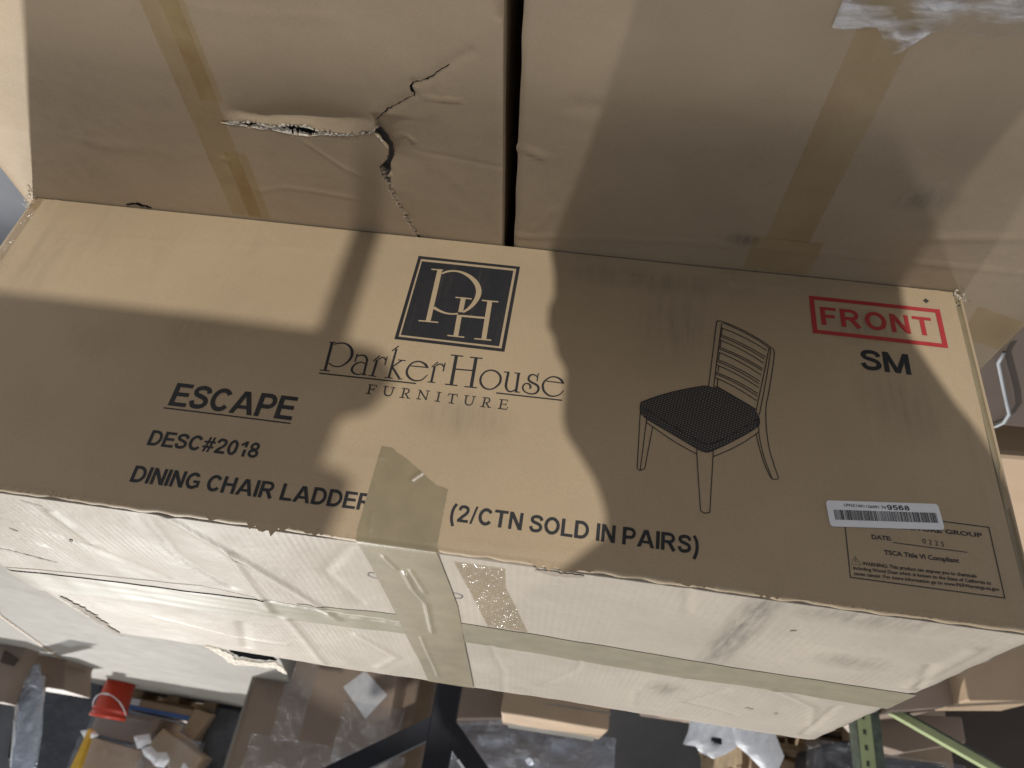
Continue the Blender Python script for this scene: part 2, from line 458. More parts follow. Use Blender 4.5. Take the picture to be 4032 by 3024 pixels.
def flap(name, near):
    nx, ny = 330, 80
    verts, faces = [], []
    for j in range(ny + 1):
        for i in range(nx + 1):
            x = -0.536 + 1.074 * i / nx
            s = lerp_pts(SEAM, x)
            if near:
                y0, y1 = 0.0066, s - 0.0012
            else:
                y0 = s + 0.0012
                y1 = 0.540 + 0.0035 * noise.noise(Vector((x * 9, 0, 4.4))) + 0.0018 * noise.noise(Vector((x * 55, 0, 1.4)))
            y = y0 + (y1 - y0) * j / ny
            xe = x
            if i in (0, nx): xe += 0.0025 * noise.noise(Vector((y * 45, x, 2.2)))
            z = top_h(x, y) + (0 if near else -0.0006)
            if i < 3 or i > nx - 3: z -= 0.0018 * (3 - min(i, nx - i)) / 3
            verts.append((xe, y, z))
    for j in range(ny):
        for i in range(nx):
            a = j * (nx + 1) + i
            faces.append((a, a + 1, a + nx + 2, a + nx + 1))
    o = mk(name, verts, faces, 'top', None, True)
    sm = o.modifiers.new('thick', 'SOLIDIFY'); sm.thickness = 0.004; sm.offset = -1
    child(o, carton)
    return o
flap_near = flap('top_flap', True)
flap_far = flap('top_flap', False)

# end panels: the right one bulges past a crushed fold
def end_panel(sign):
    prof = [(0.5235, 0.0005), (0.5262, 0.0052), (0.5295, 0.0068), (0.5330, 0.0040), (0.5352, 0.0052), (0.5370, 0.0120), (0.5372, 0.10), (0.536, 0.3), (0.534, 0.536)] if sign < 0 else \
           [(0.5268, 0.0005), (0.5300, 0.0015), (0.5330, 0.0040), (0.5352, 0.010), (0.5355, 0.10), (0.536, 0.3), (0.535, 0.536)]
    verts, faces = [], []
    nz = 60
    for j in range(nz + 1):
        z = 0.001 + 0.352 * j / nz
        for k, (x, y) in enumerate(prof):
            q = noise.noise(Vector((z * 16, k * 0.7, 9 * sign)))
            verts.append((sign * (x + 0.0014 * q), y + 0.0010 * q + fy(sign * x, z) * (1 if k < 2 else 0), z + (0.0486 * y) * z / 0.353))
    n = len(prof)
    for j in range(nz):
        for k in range(n - 1):
            a = j * n + k
            f = (a, a + 1, a + n + 1, a + n)
            faces.append(f if sign < 0 else f[::-1])
    o = mk('end_panel', verts, faces, 'side', None, True)
    return child(o, carton)
end_panel(-1); end_panel(1)
child(mk('back_panel', [(-0.534, 0.535, 0.001), (0.534, 0.535, 0.001), (0.534, 0.535, 0.379), (-0.534, 0.535, 0.379)], [(0, 1, 2, 3)], 'side'), carton)
child(mk('bottom_panel', [(-0.523, 0.001, 0.0025), (0.526, 0.001, 0.0025), (0.534, 0.535, 0.0025), (-0.534, 0.535, 0.0025)], [(3, 2, 1, 0)], 'side'), carton)

# ------------------------------------------------------------------ tapes on the carton
def strip(name, rows_, mat, parent, smooth=True):
    """rows_ = list of rows of equal length, each a list of points"""
    verts, faces = [], []
    n = len(rows_[0])
    for r in rows_: verts += r
    for j in range(len(rows_) - 1):
        for i in range(n - 1):
            a = j * n + i
            faces.append((a, a + 1, a + n + 1, a + n))
    o = mk(name, verts, faces, mat, None, smooth)
    return child(o, parent)

TAPE_R = [(0.0300, 0.2672), (0.0277, 0.2679), (0.0233, 0.2716), (0.0154, 0.2753), (0.0043, 0.2823), (-0.0038, 0.2877), (-0.013, 0.2947), (-0.0207, 0.2991), (-0.0307, 0.3004), (-0.0312, 0.36)]
def tape_right(z):
    for (a, za), (b, zb) in zip(TAPE_R[:-1], TAPE_R[1:]):
        if za <= z <= zb: return a + (b - a) * (z - za) / (zb - za)
    return -0.0312
TAPE_WR = [([(0.005, 0.067), (0.002, 0.114), (-0.007, 0.154), (-0.004, 0.261)], 0.0022, 0.0024), ([(-0.002, 0.06), (-0.009, 0.12)], 0.0011, 0.002),
           ([(0.012, 0.286), (0.009, 0.49)], 0.0011, 0.002), ([(0.02, 0.03), (0.012, 0.06)], 0.0012, 0.0018)]
rows_ = []
NT = 44
z = 0.2674
while z < 0.351:
    xl = 0.0389 + (0.0413 - 0.0389) * (z - 0.2674) / 0.085
    xr = tape_right(z)
    wob = 0.0006 * noise.noise(Vector((z * 300, 1, 1)))
    row = []
    for k in range(NT + 1):
        x = xl + (xr + wob - xl) * k / NT
        wr = -0.0016 * math.exp(-(seg_dist(x, z, -0.004, 0.2885, 0.004, 0.297)[0] / 0.0014) ** 2) - 0.0009 * math.exp(-(seg_dist(x, z, 0.032, 0.333, 0.030, 0.348)[0] / 0.0016) ** 2)
        row.append((x, fy(x, z) - 0.0005 + wr, z))
    rows_.append(row)
    z += 0.0013
for a in (10, 25, 40, 55, 70, 85):
    a = math.radians(a)
    rows_.append([(x, fy(x, 0.351) - 0.0006 + (RF + 0.0004) * (1 - math.cos(a)) + 0.0002, 0.3515 + (RF + 0.0012) * math.sin(a)) for x in (0.0405 + (-0.0312 - 0.0405) * k / NT for k in range(NT + 1))])
y = 0.008
while y < 0.538:
    xl = 0.039 - 0.011 * min(1, y / 0.4); xr = -0.032 - 0.0085 * min(1, y / 0.15)
    rows_.append([(x, y, top_h(x, y) + 0.0011 + crease_sum(x, y, TAPE_WR)) for x in (xl + (xr - xl) * k / NT for k in range(NT + 1))])
    y += 0.004
o = strip('packing_tape', rows_, 'tan_tape', carton)
tag(o, 'wide tan tape torn off diagonally on the front and running over the top')

NEAR = [(0.546, 0.268), (0.417, 0.256), (0.27, 0.243), (0.098, 0.222), (0.03, 0.213), (-0.04, 0.211), (-0.115, 0.210), (-0.286, 0.222), (-0.428, 0.223), (-0.56, 0.231)]
rows_ = []
for k in range(19):
    t = k / 18
    row = []
    for i in range(221):
        x = 0.5355 - 1.0715 * i / 220
        y0 = lerp_pts(NEAR, x)
        yy = y0 + 0.073 * t + 0.0004 * noise.noise(Vector((x * 90, k, 0)))
        h = top_h(x, yy) + 0.0006
        if 0.02 < t < 0.98: h += 0.0004 * noise.noise(Vector((x * 12, yy * 70, 2)))
        if abs(yy - lerp_pts(SEAM, x)) < 0.006 and x > 0.0: h -= 0.0012
        row.append((x, yy, h))
    rows_.append(row)
# part that hangs over the right end
o = strip('packing_tape', rows_, 'top_tape', carton)
tag(o, 'long tan tape along the seam of the top')

# clear tape scrap beside the wide tape
rows_ = []
for k in range(31):
    t = k / 30
    y = 0.020 + 0.187 * t
    xl = -0.045 - 0.0255 * t; xr = -0.0915 - (0.0 if t < 0.28 else 0.0235 * (t - 0.28) / 0.72)
    rows_.append([(xl + (xr - xl) * q / 24, y, top_h(xl + (xr - xl) * q / 24, y) + 0.0007 + 0.0014 * max(0, noise.noise(Vector((q * 0.5, y * 18, 3)))) * (1 if 0 < q < 24 else 0)) for q in range(25)])
o = strip('packing_tape', rows_, 'clear_tape', carton)
tag(o, 'short piece of clear wrinkled tape beside the wide tan tape')
# strips of tape along the left edge and the right fold
rows_ = [[(x, fy(x, z) - 0.0004, z) for z in (0.002 + 0.348 * k / 60 for k in range(61))] for x in (0.5262, 0.524, 0.521, 0.518, 0.5155)]
tag(strip('packing_tape', rows_, 'clear_tape', carton), 'narrow strip of clear tape along the end edge')
rows_ = [[(-x, y + 0.001 * noise.noise(Vector((z * 20, x * 50, 0))), z) for z in (0.004 + 0.346 * k / 60 for k in range(61))] for x, y in ((0.5242, 0.0008), (0.527, 0.0045), (0.5296, 0.0058), (0.532, 0.0042))]
tag(strip('packing_tape', rows_, 'tan_tape', carton), 'tape pressed into the crushed fold beside the red stamp')

# ------------------------------------------------------------------ wear on the carton
def ribbon(pts, widths, z_of, lift, jitter=0.0):
    v, f = [], []
    n = len(pts)
    for i, (a, b) in enumerate(pts):
        p0 = pts[max(i - 1, 0)]; p1 = pts[min(i + 1, n - 1)]
        tx, ty = p1[0] - p0[0], p1[1] - p0[1]; L = math.hypot(tx, ty) or 1
        nx_, ny_ = -ty / L, tx / L
        for s in (-0.5, 0.5):
            w = widths[i] * (1 + random.uniform(-jitter, jitter))
            x, y = a + nx_ * w * s, b + ny_ * w * s
            v.append((x, y, z_of(x, y) + lift))
    for i in range(n - 1): f.append((2 * i, 2 * i + 1, 2 * i + 3, 2 * i + 2))
    return v, f

def densify(pts, step):
    out = [pts[0]]
    for a, b in zip(pts[:-1], pts[1:]):
        n = max(1, int(math.hypot(b[0] - a[0], b[1] - a[1]) / step))
        for k in range(1, n + 1): out.append((a[0] + (b[0] - a[0]) * k / n, a[1] + (b[1] - a[1]) * k / n))
    return out

def gouge_and_gap(pts, w, mat='inner', parent=flap_near):
    d = densify(pts, 0.003)
    n = len(d)
    ws = [w * (0.35 + 0.65 * math.sin(math.pi * (i + 0.5) / n)) * random.uniform(0.5, 1.3) for i in range(n)]
    v, f = ribbon(d, ws, top_h, 0.0008, 0.3)
    return child(mk('gouge_and_gap', v, f, mat), carton)
gouge_and_gap([(0.500, 0.178), (0.479, 0.184), (0.453, 0.197), (0.433, 0.207)], 0.0035)
gouge_and_gap([(0.365, 0.018), (0.36, 0.022), (0.347, 0.028)], 0.0018)
gouge_and_gap([(0.371, 0.118), (0.368, 0.120)], 0.006)
gouge_and_gap([(0.362, 0.122), (0.345, 0.12), (0.333, 0.126)], 0.0016)
gouge_and_gap([(0.182, 0.081), (0.183, 0.096), (0.172, 0.119)], 0.0018)
gouge_and_gap([(0.40, 0.262), (0.385, 0.268), (0.365, 0.27)], 0.0032)
gouge_and_gap([(0.515, 0.36), (0.512, 0.42), (0.52, 0.50), (0.522, 0.56)], 0.016)  # dark strip painted for the shaded gap between flap and end panel
gouge_and_gap([(0.43, 0.105), (0.424, 0.112)], 0.004)
gouge_and_gap([(-0.36, 0.075), (-0.355, 0.078)], 0.004)
gouge_and_gap([(-0.40, 0.40), (-0.412, 0.405)], 0.005)
gouge_and_gap([(-0.44, 0.41), (-0.444, 0.412)], 0.004)

def shard(pts3, mat, thick=0.0012, parent=carton, name='torn_scrap_and_shade'):
    """irregular torn scrap with thickness"""
    n = len(pts3)
    P = [Vector(p) for p in pts3]
    nrm = (P[1] - P[0]).cross(P[2] - P[0]).normalized() * thick
    c = sum(P, Vector()) / n
    v = P + [p - nrm for p in P] + [c, c - nrm]
    f = []
    for i in range(n):
        j = (i + 1) % n
        f += [(i, j, 2 * n), (n + j, n + i, 2 * n + 1), (i, n + i, n + j, j)]
    return child(mk(name, v, f, mat), parent)
# frayed liner standing up along the front top edge
def fray(x0, x1, hmax, seed, mat='front'):
    rnd = random.Random(seed)
    n = max(3, int((x1 - x0) / (0.0042 if hmax > 0.007 else 0.0024)))
    pts = []
    for i in range(n + 1):
        t = i / n
        pts.append((x0 + (x1 - x0) * t, -0.0012 + rnd.uniform(-0.0006, 0.0006), 0.3565 + hmax * math.sin(math.pi * t) ** 0.6 * rnd.uniform(0.05, 1.0)))
    v, f = [], []
    for p in pts: v += [(p[0], fy(p[0], 0.35) + 0.0008, 0.3505), (p[0], p[1] + 0.0012, p[2])]
    for i in range(n): f.append((2 * i, 2 * i + 2, 2 * i + 3, 2 * i + 1))
    return child(mk('frayed_edge', v, f, mat), carton)
fray(0.102, 0.140, 0.0125, 3); fray(0.165, 0.178, 0.006, 4); fray(0.04, 0.10, 0.003, 5)
fray(-0.168, -0.112, 0.0075, 8); fray(-0.27, -0.235, 0.003, 9); fray(-0.325, -0.30, 0.005, 10); fray(0.25, 0.50, 0.0012, 11)
fray(-0.50, -0.33, 0.0014, 12)
gouge_and_gap([(-0.118, 0.012), (-0.14, 0.016), (-0.160, 0.012)], 0.010)
# torn corner of the far flap, curled fibre round a black patch painted as the hole's shade
def flat_scrap(pts_, mat, dz=0.0, seed=1, name='torn_scrap_and_shade'):
    rnd = random.Random(seed)
    q = densify(pts_ + [pts_[0]], 0.006)[:-1]
    top_ = [(x + rnd.uniform(-0.001, 0.001), y + rnd.uniform(-0.002, 0.002), 0.358 + 0.0486 * y + dz + rnd.uniform(-0.0012, 0.0012)) for x, y in q]
    tri_ = tessellate_polygon([[Vector((x, y, 0)) for x, y in q]])
    n_ = len(q)
    v = top_ + [(x, y, z - 0.0025) for x, y, z in top_]
    f = [tuple(t) for t in tri_] + [tuple(n_ + k for k in t[::-1]) for t in tri_] + [(k, (k + 1) % n_, n_ + (k + 1) % n_, n_ + k) for k in range(n_)]
    return child(mk(name, v, f, mat), carton)
flat_scrap([(0.378, 0.535), (0.356, 0.540), (0.347, 0.575), (0.352, 0.602), (0.364, 0.650), (0.374, 0.630), (0.369, 0.590)], 'torn', 0.0, 1)
flat_scrap([(0.364, 0.648), (0.354, 0.606), (0.320, 0.602), (0.297, 0.590), (0.281, 0.575), (0.274, 0.610), (0.283, 0.668), (0.292, 0.625), (0.318, 0.632)], 'torn', -0.0005, 2)
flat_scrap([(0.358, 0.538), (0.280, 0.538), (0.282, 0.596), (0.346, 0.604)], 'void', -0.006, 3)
# crushed white fibre at the lower corners of the front
for sx, zz in ((-0.529, 0.004), (0.530, 0.006)):
    rnd = random.Random(int(sx * 1000))
    v, f = [], []
    for k in range(46):
        c = Vector((sx + rnd.uniform(-0.006, 0.006), 0.001 + rnd.uniform(-0.006, 0.006), zz + rnd.uniform(-0.004, 0.012)))
        a = Vector((rnd.uniform(-1, 1), rnd.uniform(-1, 1), rnd.uniform(-1, 1))) * 0.0028
        b = Vector((rnd.uniform(-1, 1), rnd.uniform(-1, 1), rnd.uniform(-1, 1))) * 0.0028
        i = len(v); v += [c, c + a, c + a * 0.4 + b]; f.append((i, i + 1, i + 2))
    child(mk('crushed_corner', v, f, 'torn'), carton)
# pin-sharp wear marks on the front
v, f = [], []
for (x, z, s) in ((-0.493, 0.0175, 0.0032),):
    v += [(x - s, fy(x, z) - 0.0004, z), (x, fy(x, z) - 0.0004, z - s * 1.1), (x + s, fy(x, z) - 0.0004, z), (x, fy(x, z) - 0.0004, z + s)]
    f.append((0, 1, 2, 3))
child(mk('punched_hole', v, f, 'ink2'), carton)

# ------------------------------------------------------------------ print on the front
LIFT = 0.00035
def catmull(pts, sub=7):
    out = []
    n = len(pts)
    for i in range(n - 1):
        p0, p1, p2, p3 = pts[max(i - 1, 0)], pts[i], pts[i + 1], pts[min(i + 2, n - 1)]
        for k in range(sub):
            t = k / sub
            out.append(tuple(0.5 * ((2 * p1[c]) + (-p0[c] + p2[c]) * t + (2 * p0[c] - 5 * p1[c] + 4 * p2[c] - p3[c]) * t * t + (-p0[c] + 3 * p1[c] - 3 * p2[c] + p3[c]) * t ** 3) for c in range(3)))
    out.append(pts[-1])
    return out

def strokes(name, data, mat, parent, lift=LIFT, wmul=1.0):
    verts, faces = [], []
    for si, (sm, pts) in enumerate(data):
        P = [(a * 1e-5, b * 1e-5, max(w, 40) * 1e-5 * wmul) for a, b, w in pts]
        P = catmull(P) if sm else P
        Q = [P[0]]
        for a, b in zip(P[:-1], P[1:]):
            n = max(1, int(math.hypot(b[0] - a[0], b[1] - a[1]) / 0.008))
            for k in range(1, n + 1): Q.append(tuple(a[c] + (b[c] - a[c]) * k / n for c in range(3)))
        base = len(verts); n = len(Q)
        for i, (x, z, w) in enumerate(Q):
            a = Q[max(i - 1, 0)]; b = Q[min(i + 1, n - 1)]
            tx, tz = b[0] - a[0], b[1] - a[1]; L = math.hypot(tx, tz) or 1
            nx_, nz_ = -tz / L, tx / L
            # horizontal widths were measured: turn them into widths across the stroke
            for s in (-0.5, 0.5):
                px, pz = x + nx_ * w * s, z + nz_ * w * s
                verts.append((px, fy(px, pz) - lift - 0.000004 * (si % 9), pz))
        for i in range(n - 1):
            faces.append((base + 2 * i, base + 2 * i + 1, base + 2 * i + 3, base + 2 * i + 2))
    o = mk(name, verts, faces, mat)
    child(o, carton); o.parent = parent; o.matrix_parent_inverse = Matrix.Identity(4)
    o.matrix_parent_inverse = (Matrix.Identity(4))
    return o

def on_front(o):
    """make o a sub-part of the front panel (whose own frame is the world frame)"""
    o.parent = front; o.matrix_parent_inverse = Matrix.Identity(4)
    return o

def frect(x0, z0, x1, z1, lift):
    """subdivided rectangle lying on the front"""
    nx_, nz_ = max(1, int(abs(x1 - x0) / 0.006)), max(1, int(abs(z1 - z0) / 0.006))
    v = []
    for j in range(nz_ + 1):
        for i in range(nx_ + 1):
            x = x0 + (x1 - x0) * i / nx_; z = z0 + (z1 - z0) * j / nz_
            v.append((x, fy(x, z) - lift, z))
    f = [(j * (nx_ + 1) + i, j * (nx_ + 1) + i + 1, (j + 1) * (nx_ + 1) + i + 1, (j + 1) * (nx_ + 1) + i) for j in range(nz_) for i in range(nx_)]
    return v, f

def merge(parts):
    V, Fc = [], []
    for v, f in parts:
        b = len(V); V += v; Fc += [tuple(b + i for i in q) for q in f]
    return V, Fc

def frame(x0, z0, x1, z1, t, lift, name, mat):
    V, Fc = merge([frect(x0, z0, x1, z0 + t, lift), frect(x0, z1 - t, x1, z1, lift), frect(x0, z0 + t, x0 - t, z1 - t, lift), frect(x1 + t, z0 + t, x1, z1 - t, lift)])
    return on_front(mk(name, V, Fc, mat))

